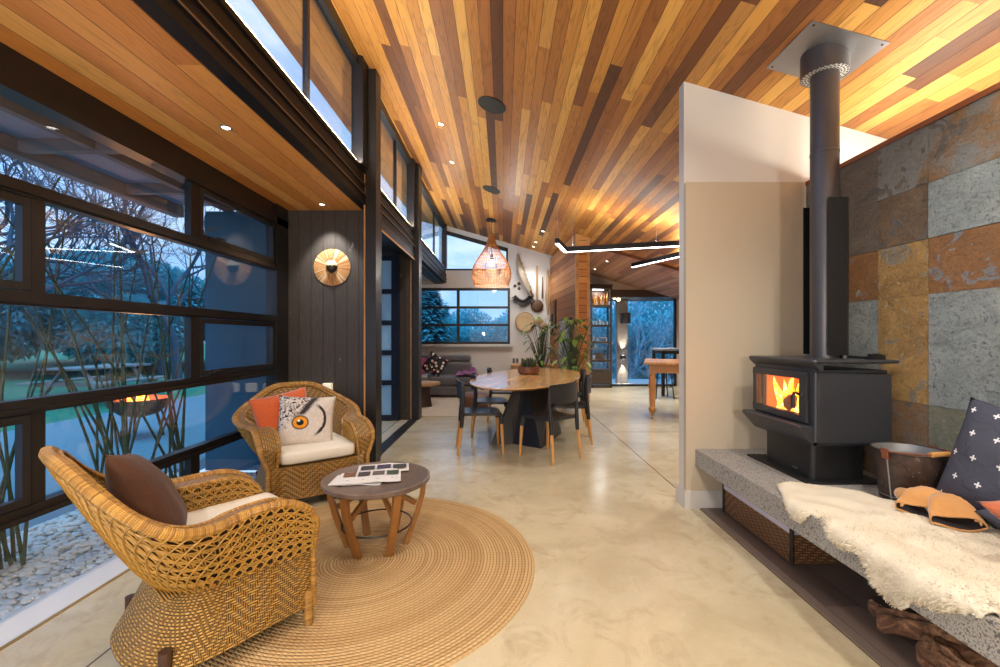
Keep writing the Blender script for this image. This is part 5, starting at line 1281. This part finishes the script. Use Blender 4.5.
def zs(x,y):
    z = .46
    if y > 9.9: z = lerp(.46,.76,sm((y-9.9)/.12))
    if x > -.63: z = lerp(z, .12, sm((x+.66)/.24))
    return z
cloth('purple_throw', 'purple wool throw heaped over corner of grey sofa', 'throw', M['purple'], -1.02,-.42, 9.2, 9.95, zs, amp=.07, seed=5)
cloth('pale_throw', 'pale grey blanket spread on seat of sofa by side table', 'throw', M['sofalight'], -2.5,-1.62, 9.12, 9.75, lambda x,y: .455 if y>9.2 else .40, amp=.02, seed=8)
sd = thing('stump_table', 'side table with live edge wooden top on dark trunk base', 'side table', (PX(428,8.5), 8.0, 0))
b = MB(); rows = []
for j,(q,z) in enumerate(((.001,.40),(.96,.40),(1,.42),(1,.45),(.97,.465),(.001,.465))): rows.append([(.30*q*math.cos(2*PI*i/32)*(1+.12*noise.noise(Vector((math.cos(2*PI*i/32)*1.5,math.sin(2*PI*i/32)*1.5,2)))), .27*q*math.sin(2*PI*i/32)*(1+.12*noise.noise(Vector((math.cos(2*PI*i/32)*1.5,math.sin(2*PI*i/32)*1.5,2)))), z) for i in range(32)])
b.grid(rows, closed=True); b.build('tabletop', wood2, sd)
b = MB(); b.lathe([(.17,0),(.15,.1),(.12,.28),(.15,.40)], 14); b.build('trunk_base', plain('dark trunk', srgb(58,36,28), .45, 0, .3, 12, .2), sd)
b = MB(); rows=[]; b.prism(rr(-2.6,-.45,7.0,9.3,.03), 2, .001, .012); o = b.build('lounge_rug', fabric('pale patterned rug', srgb(170,156,138), srgb(206,196,182), 9, .95), None); tag(o, 'pale patterned rug in front of grey sofa', 'rug')
pf = thing('leather_pouf', 'round brown leather pouf between sofa and oval dining table', 'pouf', (-.50,7.9,.012)); pf.scale = (.85,.85,.8)
lea = plain('brown leather', srgb(104,66,46), .5, 0, .2, 8, .05)
b = MB(); b.lathe([(.0001,0),(.26,.0),(.34,.06),(.36,.16),(.33,.27),(.24,.325),(.0001,.34)], 28, caps=False); b.build('pouf_body', lea, pf)
b = MB(); b.lathe([(.24,.327),(.10,.343),(.0001,.346)], 28, caps=False); b.build('top_panel', lea, pf)

# ================================================================== plants and pictures by the cedar wall
cn = thing('console', 'low pale wooden console against end wall carrying plants', 'console', (.80,10.22,0))
b = MB(); b.bx(-.62,.40,-.2,.24,.62,.66); b.build('top', M['beech'], cn, bevel=.004)
for x in (-.58,.36):
    b = MB(); b.bx(x-.02,x+.02,-.17,.21,0,.62); b.build('leg', M['beech'], cn, bevel=.003)
b = MB(); b.bx(-.56,.34,-.15,.20,.2,.22); b.build('shelf', M['beech'], cn)
fr_ = thing('photo_frame', 'small white double photo frame on console behind bowl of succulents', 'photo frame', (PX(515.5,10.1),10.1,.662))
b = MB(); b.bx(-.09,.09,0,.015,0,.17); b.build('frame', M['plaster'], fr_, bevel=.003)
for x in (-.04,.04):
    b = MB(); b.bx(x-.03,x+.03,-.004,.0,.03,.14); b.build('photo', plain('grey photo', srgb(90,92,96), .4, 0, .3, 20), fr_, smooth=False)
def potted(name, label, loc, pot, stems, seed):
    t = thing(name, label, 'potted plant', loc); rg = random.Random(seed)
    r, h, mat = pot
    b = MB(); b.lathe([(.0001,0),(r*.8,0),(r,h),(r*.92,h),(r*.88,h*.9),(.0001,h*.9)], 24, caps=False); b.build('pot', mat, t)
    sb = MB(); lbs = [MB(), MB()]
    stems(rg, sb, lbs, h*.9); sb.build('stem', M['leafg'], t)
    for lb,m in zip(lbs,(M['leaf'],M['leafd'])):
        if lb.v: lb.build('leaves', m, t)
    return t
def zz(rg, sb, lbs, z0):
    for i in range(9):
        a = rg.uniform(0,2*PI); lean = rg.uniform(.08,.26); Ht = rg.uniform(.45,.75); pts = [(.03*math.cos(a)+lean*math.cos(a)*t*t*Ht, .03*math.sin(a)+lean*math.sin(a)*t*t*Ht, z0+Ht*t) for t in [k/8 for k in range(9)]]
        sb.tube(pts, [lerp(.012,.005,k/8) for k in range(9)], 5)
        for k in range(1,9):
            for s in (-1,1): leaf(lbs[(i+k)%2], pts[k], (math.cos(a+s*1.4)*1,math.sin(a+s*1.4),.7), rg.uniform(.08,.11), .045, .2, .2, 4)
potted('zz_plant', 'upright glossy plant in grey pot on console under wooden scoop', (PX(540.5,10.1),10.1,.662), (.10,.2,plain('grey stoneware', srgb(120,126,128), .5)), zz, 4)
def bigleaf(n, spread, Hm, L, W):
    def f(rg, sb, lbs, z0):
        for i in range(n):
            a = rg.uniform(0,2*PI); q = rg.uniform(.25,1); Ht = Hm*rg.uniform(.35,1.0); e = (spread*q*math.cos(a), spread*q*math.sin(a)*.7, z0+Ht)
            pts = [(e[0]*t**1.5, e[1]*t**1.5, z0+(e[2]-z0)*(t**.8)) for t in [k/6 for k in range(7)]]; sb.tube(pts, [lerp(.009,.004,k/6) for k in range(7)], 5)
            leaf(lbs[i%2], e, (math.cos(a+rg.uniform(-.7,.7)),math.sin(a+rg.uniform(-.7,.7))-.3,rg.uniform(-.5,.3)), L*rg.uniform(.7,1.1), W*rg.uniform(.8,1.1), .55, .15, 6)
    return f
potted('monstera', 'big bushy plant with broad drooping leaves before cedar wall end', (1.22,7.52,0), (.19,.34,plain('white ceramic pot', srgb(200,200,196), .35)), bigleaf(72,.40,1.35,.16,.085), 12)
potted('rubber_plant', 'tall leafy plant between grey pot and leaning painting', (.80,8.85,0), (.18,.32,plain('dark planter', srgb(60,62,66), .5)), bigleaf(40,.36,1.45,.17,.065), 31)
# pictures on the cedar wall (the wall runs back at a slight angle)
def onwall(name, label, cat, y0, y1, z0, z1, th, mats, frame=None):
    t = thing(name, label, cat, (TX(8.02)-.0,8.02,0), ta); L = lambda y: (y-8.02)/math.cos(ta)
    b = MB(); b.bx(-th-.002,-.003+.004,L(y0),L(y1),z0,z1); b.build('panel', mats, t, smooth=False, bevel=.003)
    if frame:
        b = MB(); b.bx(-th-.006,-th-.002,L(y0)+.04,L(y1)-.04,z0+.04,z1-.04); b.build('picture', frame, t, smooth=False)
    return t
pnt = NT('grey abstract paint'); x_,y_,z_,v_ = pnt.xyz(); q = pnt.noise(v_, 4, 6, .7, 2); pnt = pnt.set(pnt.ramp(q, [(.3,srgb(50,54,60)),(.5,srgb(130,134,138)),(.65,srgb(200,204,208))]), .5)
onwall('abstract_painting', 'grey abstract painting on cedar wall behind leafy plants', 'painting', 8.35, 9.4, .62, 1.68, .03, M['black'], pnt)
onwall('dark_carving', 'tall narrow dark panel high on cedar wall', 'wall ornament', 9.75, 9.98, 1.5, 2.15, .03, M['black'], wood1)
onwall('dark_carving', 'short narrow dark panel on cedar wall closest to end wall', 'wall ornament', 10.12, 10.32, 1.35, 1.85, .03, M['black'], wood1)

# ================================================================== glass cabinet with bottles
YC = 11.0; cx0, cx1 = PX(590.5,YC), PX(612,YC); zc = 2.62
gc = thing('display_cabinet', 'tall dark framed glass cabinet of bottles and glasses at kitchen end', 'cabinet', ((cx0+cx1)/2,YC+.19,0))
cm = plain('dark bronze cabinet', srgb(62,52,44), .4, .2); cw = (cx1-cx0)/2
b = MB()
for x in (-cw,cw-.045): 
    for y in (-.19,.15): b.bx(x,x+.045,y,y+.04,0,zc)
b.bx(-cw,cw,-.19,.19,zc-.07,zc); b.bx(-cw-.02,cw+.02,-.21,.21,zc,zc+.03); b.bx(-cw,cw,-.19,.19,0,.08); b.build('frame', cm, gc, smooth=False)
shz = [.46,.70,1.17,1.60,2.11]
for z in shz:
    b = MB(); b.bx(-cw+.01,cw-.01,-.185,.185,z-.03,z+.02); b.build('shelf', cm, gc, smooth=False)
b = MB(); b.bx(-cw+.045,cw-.045,-.186,-.17,.10,.42); b.bx(-cw+.045,cw-.045,-.195,-.186,.13,.39); b.build('drawer', cm, gc, smooth=False)
b = MB(); b.bx(-cw+.04,cw-.04,-.183,-.179,.48,zc-.08); b.build('glass_door', M['glass'], gc, smooth=False)
b = MB(); b.beam((-.18,.0,zc-.085),(.12,.1,zc-.085),.03,.012); b.build('strip_lamp', M['led'], gc, smooth=False)
light('AREA', 'cabinet_lamp', (gc.location.x,gc.location.y,zc-.11), 6*LK, WARM, size=.3)
def bottle(name, mat, r, h, n=14):
    b = MB(); b.lathe([(.0001,0),(r,0),(r,h*.58),(r*.85,h*.66),(r*.33,h*.74),(r*.33,h*.97),(r*.4,h),(.0001,h)], n, caps=False); o = b.build(name, mat)
    bb = MB(); bb.lathe([(r*.36,h*.96),(r*.36,h*1.03),(.0001,h*1.03)], 10, caps=False); bb.build('cap', M['black'], o); return o
amb = plain('amber bottle', srgb(150,86,34), .12, 0, .2, 6, 0); amb2 = plain('pale amber bottle', srgb(198,150,84), .12, 0, .2, 6, 0); clr = plain('clear glassware', srgb(196,206,212), .1, 0, .1, 6, 0)
gx, gy = gc.location.x, gc.location.y
for i in range(6):
    o = bottle('liquor_bottle', (amb,amb2)[i%2], .034, .27+.03*(i%3)); o.location = (gx-cw+.09+i*.076, gy-.06+.04*(i%2), 2.131); tag(o, ['amber bottle at left end of top cabinet shelf','pale bottle second from left on top cabinet shelf','amber bottle third from left on top cabinet shelf','pale bottle third from right on top cabinet shelf','amber bottle second from right on top cabinet shelf','pale bottle at right end of top cabinet shelf'][i], 'bottle', 'bottles on the top cabinet shelf')
def tumbler(r, h):
    b = MB(); b.lathe([(.0001,0),(r*.8,0),(r,h),(r*.92,h),(r*.74,.01),(.0001,.01)], 14, caps=False); return b.build('tumbler', clr)
pos = [(-.18,1.62),(-.09,1.62),(0,1.62),(.10,1.62),(.18,1.62),(-.17,1.19),(-.07,1.19),(.16,1.19),(-.16,.72),(.13,.72)]
for i,(dx,z) in enumerate(pos):
    o = tumbler(.036, (.08,.1,.12)[i%3]); o.location = (gx+dx, gy-.05+.03*(i%2), z+.001)
    sh_ = {1.62:'second cabinet shelf',1.19:'third cabinet shelf',.72:'fourth cabinet shelf'}[z]
    tag(o, ['glass at far left of','second glass from left on','middle glass on','second glass from right on','glass at far right of','leftmost glass on','middle left glass on','lone glass at right of','left glass on','right glass on'][i]+' '+sh_, 'glass', 'glasses in the cabinet')
b = MB(); b.lathe([(.0001,0),(.06,0),(.02,.02),(.02,.08),(.13,.10),(.13,.11),(.0001,.105)], 20, caps=False); o = b.build('cake_stand', clr); o.location = (gx+.04,gy-.02,1.191); tag(o, 'small pale cake stand in middle of third cabinet shelf', 'cake stand')
b = MB(); b.prism(rr(-.13,.13,-.08,.08,.01),2,0,.15); o = b.build('storage_box', M['darkwood'], None, bevel=.004); o.location = (gx-.01,gy,.721); bb = MB(); bb.prism(rr(-.135,.135,-.085,.085,.01),2,.15,.17); bb.build('lid', M['darkwood'], o); tag(o, 'dark lidded box on lowest glazed cabinet shelf', 'box')

# ================================================================== kitchen table, bar and outside column
kt = thing('kitchen_table', 'honey wooden table with turned leg on castor, partly behind partition', 'table', (3.38,7.0,0), math.radians(-19))
pine = planks('honey pine', 0, 1, .14, 3, [(0,srgb(176,120,68)),(.5,srgb(196,140,84)),(1,srgb(206,152,96))], .35, .7, .008); pine2 = plain('honey pine turned', srgb(184,124,68), .35, 0, .12, 8, .03)
b = MB(); b.bx(-1.02,1.0,-.62,.62,.865,.90); b.build('tabletop', pine, kt, bevel=.006)
b = MB(); b.bx(-.93,.93,-.555,-.53,.73,.865); b.bx(-.93,.93,.53,.555,.73,.865); b.bx(-.93,-.905,-.53,.53,.73,.865); b.bx(.905,.93,-.53,.53,.73,.865); b.build('apron', pine2, kt, smooth=False, bevel=.003)
for x in (-.90,.90):
    for y in (-.52,.52):
        b = MB(); b.prism([(x-.045,y-.045),(x+.045,y-.045),(x+.045,y+.045),(x-.045,y+.045)],2,.70,.865); b.lathe([(.043,.70),(.05,.66),(.054,.55),(.042,.25),(.036,.20),(.052,.185),(.056,.15),(.045,.12),(.024,.10),(.022,.07)], 18, (x,y,0)); lg = b.build('leg', pine2, kt)
        b = MB(); b.tube([(x-.012,y,.03),(x+.012,y,.03)], .029, 14); b.tube([(x,y,.075),(x,y,.04)], .012, 8); b.build('castor', M['zinc'], lg)
vs_ = thing('white_vase', 'small white vase at hidden edge of kitchen table', 'vase', (2.98,6.95,.901))
b = MB(); b.lathe([(.0001,0),(.035,0),(.05,.05),(.03,.10),(.035,.12),(.028,.12),(.0001,.02)], 18, caps=False); b.build('body', M['plaster'], vs_)
b = MB(); rg = random.Random(3)
for i in range(5): b.tube([(0,0,.1),(.02*math.cos(i),.02*math.sin(i),.22),(-.05+.02*i,-.03,.30+.02*i)], .003, 4); leaf(b,(-.05+.02*i,-.03,.30+.02*i),(math.cos(i*2),math.sin(i*2),.4),.07,.03)
b.build('sprig', M['leaf'], vs_)
br = thing('bar_table', 'tall black bar table with grey top in front of forest glazing', 'bar table', (4.08,9.75,0))
b = MB(); b.bx(-.62,.9,-.35,.35,1.0,1.05); b.build('tabletop', plain('grey bar top', srgb(120,124,130), .35), br, bevel=.005)
b = MB(); b.bx(-.58,.86,-.32,-.28,.93,1.0); b.bx(-.58,.86,.28,.32,.93,1.0); b.bx(-.58,-.54,-.3,.3,.93,1.0); b.build('apron', M['black'], br, smooth=False)
for x in (-.56,.82):
    for y in (-.29,.29):
        b = MB(); b.bx(x-.03,x+.03,y-.03,y+.03,0,1.0); b.build('leg', M['black'], br, smooth=False)
def stool(label, loc):
    t = thing('bar_stool', label, 'bar stool', loc, group='black bar stools'); b = MB(); b.prism(rr(-.17,.17,-.16,.16,.05),2,.68,.72); b.build('seat', M['black'], t, bevel=.01)
    for sx_ in (-1,1):
        for sy_ in (-1,1): b = MB(); b.tube([(sx_*.13,sy_*.12,.69),(sx_*.19,sy_*.18,0)], .014, 8); b.build('leg', M['black'], t)
    b = MB(); b.tube([(sx_*.17,sy_*.16,.25) for sx_,sy_ in ((-1,-1),(1,-1),(1,1),(-1,1))], .008, 6, closed=True); b.build('footrest', M['black'], t)
    return t
s0 = stool('black bar stool at free end of bar table', (3.40,9.2,0)); dup(s0, (4.15,9.15,0), label='black bar stool tucked under middle of bar table')
colm = plain('board marked concrete', srgb(150,142,138), .7, 0, .12, 3, .1)
b = MB(); b.bx(PX(617,12.3),PX(628,12.3),12.3,12.5,-3,2.37); o = b.build('concrete_column', colm, None, bevel=.01); tag(o, 'grey concrete column outside kitchen glazing', 'column')
cxm = (PX(617,12.3)+PX(628,12.3))/2
wl = thing('wall_light', 'small up and down light on concrete column', 'wall light', (cxm,12.29,PZ(357,12.29)))
b = MB(); b.bx(-.06,.06,-.12,.008,-.05,.05); b.build('body', M['black'], wl, smooth=False, bevel=.004)
b = MB(); b.lathe([(.0001,.051),(.035,.051),(.035,.052),(.0001,.052)], 14, (0,-.07,0), caps=False); b.lathe([(.0001,-.051),(.035,-.051),(.035,-.052),(.0001,-.052)], 14, (0,-.07,0), caps=False); b.build('lens', M['lamp'], wl)
for s in (1,-1): light('SPOT','column_light',(cxm,12.29-.07,PZ(357,12.29)+s*.06), 60*LK, (1,.85,.62), (cxm,12.29-.01,PZ(357,12.29)+s*1.2), .01, spot_size=math.radians(48), spot_blend=.7)
sp = thing('outdoor_speaker', 'dark outdoor speaker box mounted high on concrete column', 'speaker', (PX(625,12.2),12.2,PZ(318,12.2)))
b = MB(); b.hull8([(-.13,-.14,-.16),(.11,-.18,-.16),(.11,.06,-.16),(-.13,.06,-.16)],[(-.13,-.14,.14),(.11,-.18,.14),(.11,.06,.14),(-.13,.06,.14)]); b.build('case', M['navy'], sp, smooth=False, bevel=.015)
b = MB(); b.bx(-.02,.02,.05,.1,-.03,.03); b.build('bracket', M['black'], sp)
for i,(px,py,lab) in enumerate(((614.5,297.5,'globe bulb hanging nearer the glass cabinet under brown beam'),(618.5,299.5,'globe bulb hanging lower and closer to concrete column'))):
    p = wpt(px,py,11.9); t = thing('globe_bulb', lab, 'light bulb', p, group='globe bulbs under the eave'); b = MB(); b.ell((0,0,0),(.05,.05,.05),14,8); b.build('globe', emit('warm globe', (1,.75,.42,1), 6), t); b = MB(); b.tube([(0,0,.05),(0,0,2.40-p.z)], .006, 5); b.build('cord', M['black'], t)

# ================================================================== outside
b = MB(); b.bx(1.2,6.5,11.5,13.6,-.2,-.02); struct(b, 'terrace', plain('pale terrace', srgb(176,182,188), .5), 'pale terrace floor outside kitchen glazing')
b = MB(); b.bx(1.5,6.5,11.5,12.9,2.38,2.45); struct(b, 'eave_terrace', M['deck'], 'boarded eave over terrace')
b = MB(); b.bx(-2.9,-1.40,4.68,6.72,-.08,-.03); struct(b, 'deck', M['deck'], 'grey deck boards outside door opening')
# pebble strip next to the glass
def pebbleground():
    t = NT('pale pebbles'); x,y,z,v = t.xyz(); d = t.voro(v, 34); c = t.voro(v, 34, out='Color'); q = t.n('SeparateXYZ'); t.t.links.new(c, q.inputs[0]); col = t.ramp(q.outputs[0], [(0,srgb(176,168,156)),(.5,srgb(206,200,190)),(1,srgb(226,222,214))]); col = t.mix(t.step(d,.75,.45), srgb(96,90,84), col); t.bump(t.ma('SUBTRACT',1.0,d), 1.0, .02); return t.set(col, .6)
peb = MB(); rg = random.Random(6)
peb.bx(-3.5,-2.37,-1.5,4.5,-.2,-.125)
o = struct(peb, 'ground_pebbles', pebbleground(), 'strip of pale pebbles outside glass wall')
b = MB()
for i in range(2600):
    x = rg.uniform(-3.45,-2.40); y = rg.uniform(.9,4.4); r = rg.uniform(.018,.034); b.ell((x,y,-.120),(r,r*rg.uniform(.7,1),r*.55),6,4)
o = b.build('pebbles', plain('loose pale pebbles', srgb(206,200,190), .6, 0, .2, 25)); tag(o, 'loose pale pebbles on strip outside glass wall', 'pebbles', kind='stuff')
b = MB(); b.bx(-7.5,-3.5,-6,30,-.25,-.13); struct(b, 'ground_patio', plain('grey gravel patio', srgb(112,126,132), .9, 0, .2, 14, .3), 'grey gravel path beyond pebbles')
def grassm():
    t = NT('lawn'); x,y,z,v = t.xyz(); n = t.noise(v, 2, 5, .7); f = t.noise(v, 80, 2); c = t.mix(n, srgb(40,110,84), srgb(66,140,98)); t.bump(f, .6, .02); return t.set(t.mix(t.ma('MULTIPLY',f,.4), c, srgb(30,70,48)), .9)
b = MB(); n = 30; rows = []
for j in range(n+1):
    y = lerp(-10,70,j/n); rows.append([(lerp(-60,-7.4,i/n), y, -.14+ .5*sm((-lerp(-60,-7.4,i/n)-14)/20)) for i in range(n+1)])
b.grid(rows); struct(b, 'ground_lawn', grassm(), 'green lawn in garden')
b = MB(); rows = []
for j in range(31):
    y = lerp(10.7,90,j/30); rows.append([(lerp(-7.4,60,i/30), y, -.3-3.2*sm((y-12.6)/8)*(sm((lerp(-7.4,60,i/30)+7.4)/6)) +2*sm((y-60)/40)) for i in range(31)])
b.grid(rows); struct(b, 'ground_valley', plain('forest floor', srgb(50,62,48), .95, 0, .3, 1, .2), 'forest floor falling away behind house')
# papyrus stems beside the glass
pap = plain('papyrus stem', srgb(62,78,52), .55, 0, .35, 4, .03); paph = plain('papyrus tuft', srgb(120,104,70), .6, 0, .3, 10)
def papyrus(label, x, y, n, seed, lean):
    t = thing('papyrus', label, 'papyrus', (x,y,-.12), group='papyrus clumps outside glass wall'); rg = random.Random(seed); b = MB(); c = MB()
    for i in range(n):
        a = rg.uniform(0,2*PI); r = rg.uniform(0,.16); Hh = rg.uniform(1.2,2.5); dx, dy = rg.gauss(lean[0],.32)*Hh*.5, rg.gauss(lean[1],.42)*Hh*.5
        dx = min(dx, .35)
        pts = [(r*math.cos(a)+dx*t_**1.25, r*math.sin(a)+dy*t_**1.25, Hh*t_) for t_ in [k/6 for k in range(7)]]; b.tube(pts, [lerp(.011,.005,k/6) for k in range(7)], 5)
        if rg.random() < .55:
            for k in range(16):
                q = 2*PI*k/16+rg.random(); L = rg.uniform(.10,.2); p = Vector(pts[-1]); c.tube([p, p+Vector((math.cos(q)*L*.6,math.sin(q)*L*.6,L*.45)), p+Vector((math.cos(q)*L,math.sin(q)*L,L*.2))], [.0025,.002,.001], 3, caps=False)
    b.build('stem', pap, t); c.build('tuft', paph, t)
papyrus('dense papyrus clump outside glass behind front wicker armchair', -3.05, 2.55, 24, 1, (-.15,-.10))
papyrus('papyrus clump outside glass between both wicker armchairs', -2.95, 3.3, 17, 2, (-.1,.05))
papyrus('papyrus clump outside glass next to outside wing wall', -2.85, 3.8, 9, 3, (.0,-.15))
papyrus('thin papyrus clump nearest the viewer outside glass', -3.2, 1.9, 8, 4, (-.15,.1))
# fire pit
fp = thing('fire_pit', 'rusty bowl fire pit burning on patio outside glass', 'fire pit', (-5.2,6.15,-.13))
b = MB(); b.lathe([(.05,.28),(.22,.33),(.34,.44),(.38,.55),(.365,.55),(.32,.45),(.2,.36),(.0001,.32)], 32, caps=False); b.build('bowl', M['rust'], fp)
for k in range(3):
    a = 2*PI*k/3+.4; b = MB(); b.tube([(.2*math.cos(a),.2*math.sin(a),.34),(.28*math.cos(a),.28*math.sin(a),0)], .018, 8); b.build('leg', M['rust'], fp)
b = MB(); rg = random.Random(9)
for i in range(12):
    a = rg.uniform(0,2*PI); r = rg.uniform(0,.24); h_ = rg.uniform(.12,.3); b.tube([(r*math.cos(a)+.02*math.sin(k+i), r*math.sin(a), .44+h_*k/5) for k in range(6)], [.045*math.sin(PI*min(1,.3+.7*k/5))+.001 for k in range(6)], 7)
b.build('flames', fm.m, fp)
light('POINT','firepit_light',(-5.2,6.15,.55), 30*LK, (1,.45,.15), size=.1)
# garden table with benches
gt = thing('picnic_table', 'wooden picnic table with benches on lawn', 'picnic table', (-9.0,9.6,-.1)); gw = plain('weathered grey timber', srgb(130,126,122), .8, 0, .2, 6)
b = MB()
for i in range(4): b.bx(-.42+.21*i,-.22+.21*i,-.9,.9,.72,.76)
b.build('tabletop', gw, gt, smooth=False)
for s in (-1,1):
    b = MB(); b.bx(s*.72-.13,s*.72+.13,-.9,.9,.42,.46); b.build('bench_seat', gw, gt, smooth=False)
    b = MB(); b.beam((-.75,s*.6,0),(-.2,s*.6,.72),.09,.04); b.beam((.75,s*.6,0),(.2,s*.6,.72),.09,.04); b.beam((-.8,s*.6,.40),(.8,s*.6,.40),.04,.09); b.build('trestle', gw, gt, smooth=False)
# trees
barkm = plain('grey tree bark', srgb(70,84,96), .9, 0, .3, 6, .2)
fol = [plain('dark conifer needles', srgb(66,136,140), .8, 0, .4, 2), plain('blue green foliage', srgb(96,184,190), .8, 0, .4, 2)]
palebark = plain('pale tree bark', srgb(150,176,186), .9, 0, .2, 6, .1)
def bare_tree(name, label, loc, Ht, seed, rz=0, levels=6, group=None, mat=None):
    t = thing(name, label, 'tree', loc, rz, group); rg = random.Random(seed); b = MB()
    def grow(p, d, L, r, lv):
        n = 4; pts = [p]; q = p.copy(); dd = d.copy()
        for i in range(n):
            dd = (dd + Vector((rg.uniform(-.22,.22),rg.uniform(-.22,.22),rg.uniform(-.04,.12)))).normalized(); q = q + dd*(L/n); pts.append(q.copy())
        b.tube(pts, [lerp(r,r*.6,i/n) for i in range(n+1)], 5 if lv > 2 else 4 if lv > 1 else 3, caps=False)
        if lv > 0:
            for k in range(3 if lv > 1 else 4):
                a = rg.uniform(0,2*PI); sp_ = rg.uniform(.45,.95); o = dd.orthogonal().normalized(); o = Matrix.Rotation(a,3,dd) @ o; nd = (dd*math.cos(sp_)+o*math.sin(sp_)+Vector((0,0,.08))).normalized()
                grow(pts[-1] if k==0 else pts[rg.randint(2,n)], nd, L*rg.uniform(.62,.82), r*.58, lv-1)
    grow(Vector((0,0,-.2)), Vector((0,0,1)), Ht*.3, Ht*.016, levels); b.build('branches', mat or barkm, t); return t
ta1 = bare_tree('bare_tree', 'bare spreading tree on lawn nearest fire pit', (-11.5,9.0,-.1), 9.5, 3, group='bare winter trees')
dup(ta1, (-10.2,13.5,-.1), 1.9, 'bare spreading tree behind fire pit', (1,1,1.05))
ta2 = bare_tree('bare_tree', 'bare tree farther down the lawn behind picnic table', (-15,11.5,-.1), 10.5, 8, group='bare winter trees')
dup(ta2, (-11.0,5.4,-.12), 2.4, 'bare tree on lawn in line with front wicker armchair', (.9,.9,.95))
dup(ta2, (-13.0,16.5,-.1), .7, 'bare tree far down the lawn', (1,1,1))
dup(ta1, (-17,8,-.1), 4.2, 'bare tree at outer edge of lawn', (1.1,1.1,1.1))
def bush(name, label, loc, R, Ht, n, seed, group=None, conif=False, mat=None):
    t = thing(name, label, 'tree', loc, 0, group); rg = random.Random(seed); b = MB()
    for i in range(n):
        if conif:
            z = rg.random()**1.2; r = R*(1-z)**.9*rg.uniform(.35,1); a = rg.uniform(0,2*PI); p = Vector((r*math.cos(a),r*math.sin(a),Ht*(.06+.94*z))); d = Vector((math.cos(a),math.sin(a),-.35)); s = Vector((-math.sin(a),math.cos(a),0))*R*.045; L = R*.20*(1.15-z)
        else:
            v = Vector((rg.gauss(0,1),rg.gauss(0,1),rg.gauss(0,1))).normalized()*(rg.uniform(.55,1.0)); p = Vector((v.x*R,v.y*R,Ht*.55+v.z*Ht*.45)); d = (v+Vector((rg.uniform(-.6,.6),rg.uniform(-.6,.6),rg.uniform(-.6,.3)))).normalized(); s = d.cross(Vector((0,0,1))); s = (s.normalized() if s.length>.01 else Vector((1,0,0)))*R*.020; L = R*.065
        b.add([p-s, p+s, p+s*.3+d*L, p-s*.3+d*L], [(0,1,2,3)])
    b.build('foliage', mat or fol[0 if conif else 1], t, smooth=False)
    b = MB(); b.tube([(0,0,-.3),(0,0,Ht*.5),(0,0,Ht*.92)], [Ht*.02,Ht*.014,.01], 6); b.build('trunk', barkm, t); return t
c0 = bush('conifer', 'tall dark conifer close behind six pane window', (-4.2,24,-2.4), 2.3, 8.0, 9000, 1, 'conifers behind the house', True)
rg = random.Random(15); k = 0
for i in range(40):
    x = -14 + i*1.35 + rg.uniform(-.7,.7); y = rg.uniform(38,50); s = rg.uniform(.7,1.0); dup(c0, (x,y,-2.0+rg.uniform(-.6,.6)), rg.uniform(0,6), 'dark conifer of the distant treeline behind the house', (s*.8,s*.8,s*.78))
lf = bush('leafy_tree', 'dense blue green tree outside kitchen glazing', (4.5,19,-4.0), 2.6, 6.6, 15000, 2, 'leafy trees beyond the terrace')
for i,(x,y,s) in enumerate(((7.2,18.5,1.0),(9.6,20,1.05),(2.2,21,1.0),(6.0,22.5,1.1),(11.5,23,1.15),(8.4,24,1.2))): dup(lf, (x,y,-4.1), i*1.3, 'dense blue green tree outside kitchen glazing', (s,s,s))
for i,(x,y,s) in enumerate(((-9.5,33,.95),(-6.8,31,.85),(-4.4,34,.95),(-2.0,31.5,.85),(.3,33,.95),(2.6,32,.9),(-8,37,1.05),(-3,38,1.1),(1.5,38,1.1))): dup(lf, (x,y,-3.3), i*.9, 'blue green tree in valley behind six pane window', (s,s,s))['group'] = 'trees in the valley behind the end wall'
tb = bare_tree('bare_tree', 'slim pale bare tree just beyond terrace outside kitchen glazing', (5.0,14.2,-3), 5.5, 21, levels=5, group='bare winter trees', mat=palebark)
dup(tb, (6.3,15.5,-3), 2.2, 'slim bare tree farther right beyond terrace outside kitchen glazing', (1.2,1.2,1.5)); dup(tb, (4.3,16.5,-3), 4.0, 'slim bare tree behind concrete column', (1.2,1.2,1.6))
hb = bush('hedge_shrub', 'dark rounded shrub at back of lawn', (-19,15,-.1), 3.2, 4.4, 16000, 5, 'shrubs at back of lawn')
for i,(x,y,s) in enumerate(((-22,9,1.1),(-17,20,1.1),(-14,25,1.2),(-10.5,28,1.2),(-25,3,1.2),(-20,22,1.3),(-7,30,1.1),(-15,17,.7),(-11.5,20.5,.75),(-18,11,.7))): dup(hb, (x,y,-.1), i*1.1, 'dark rounded shrub at back of lawn', (s,s,s))
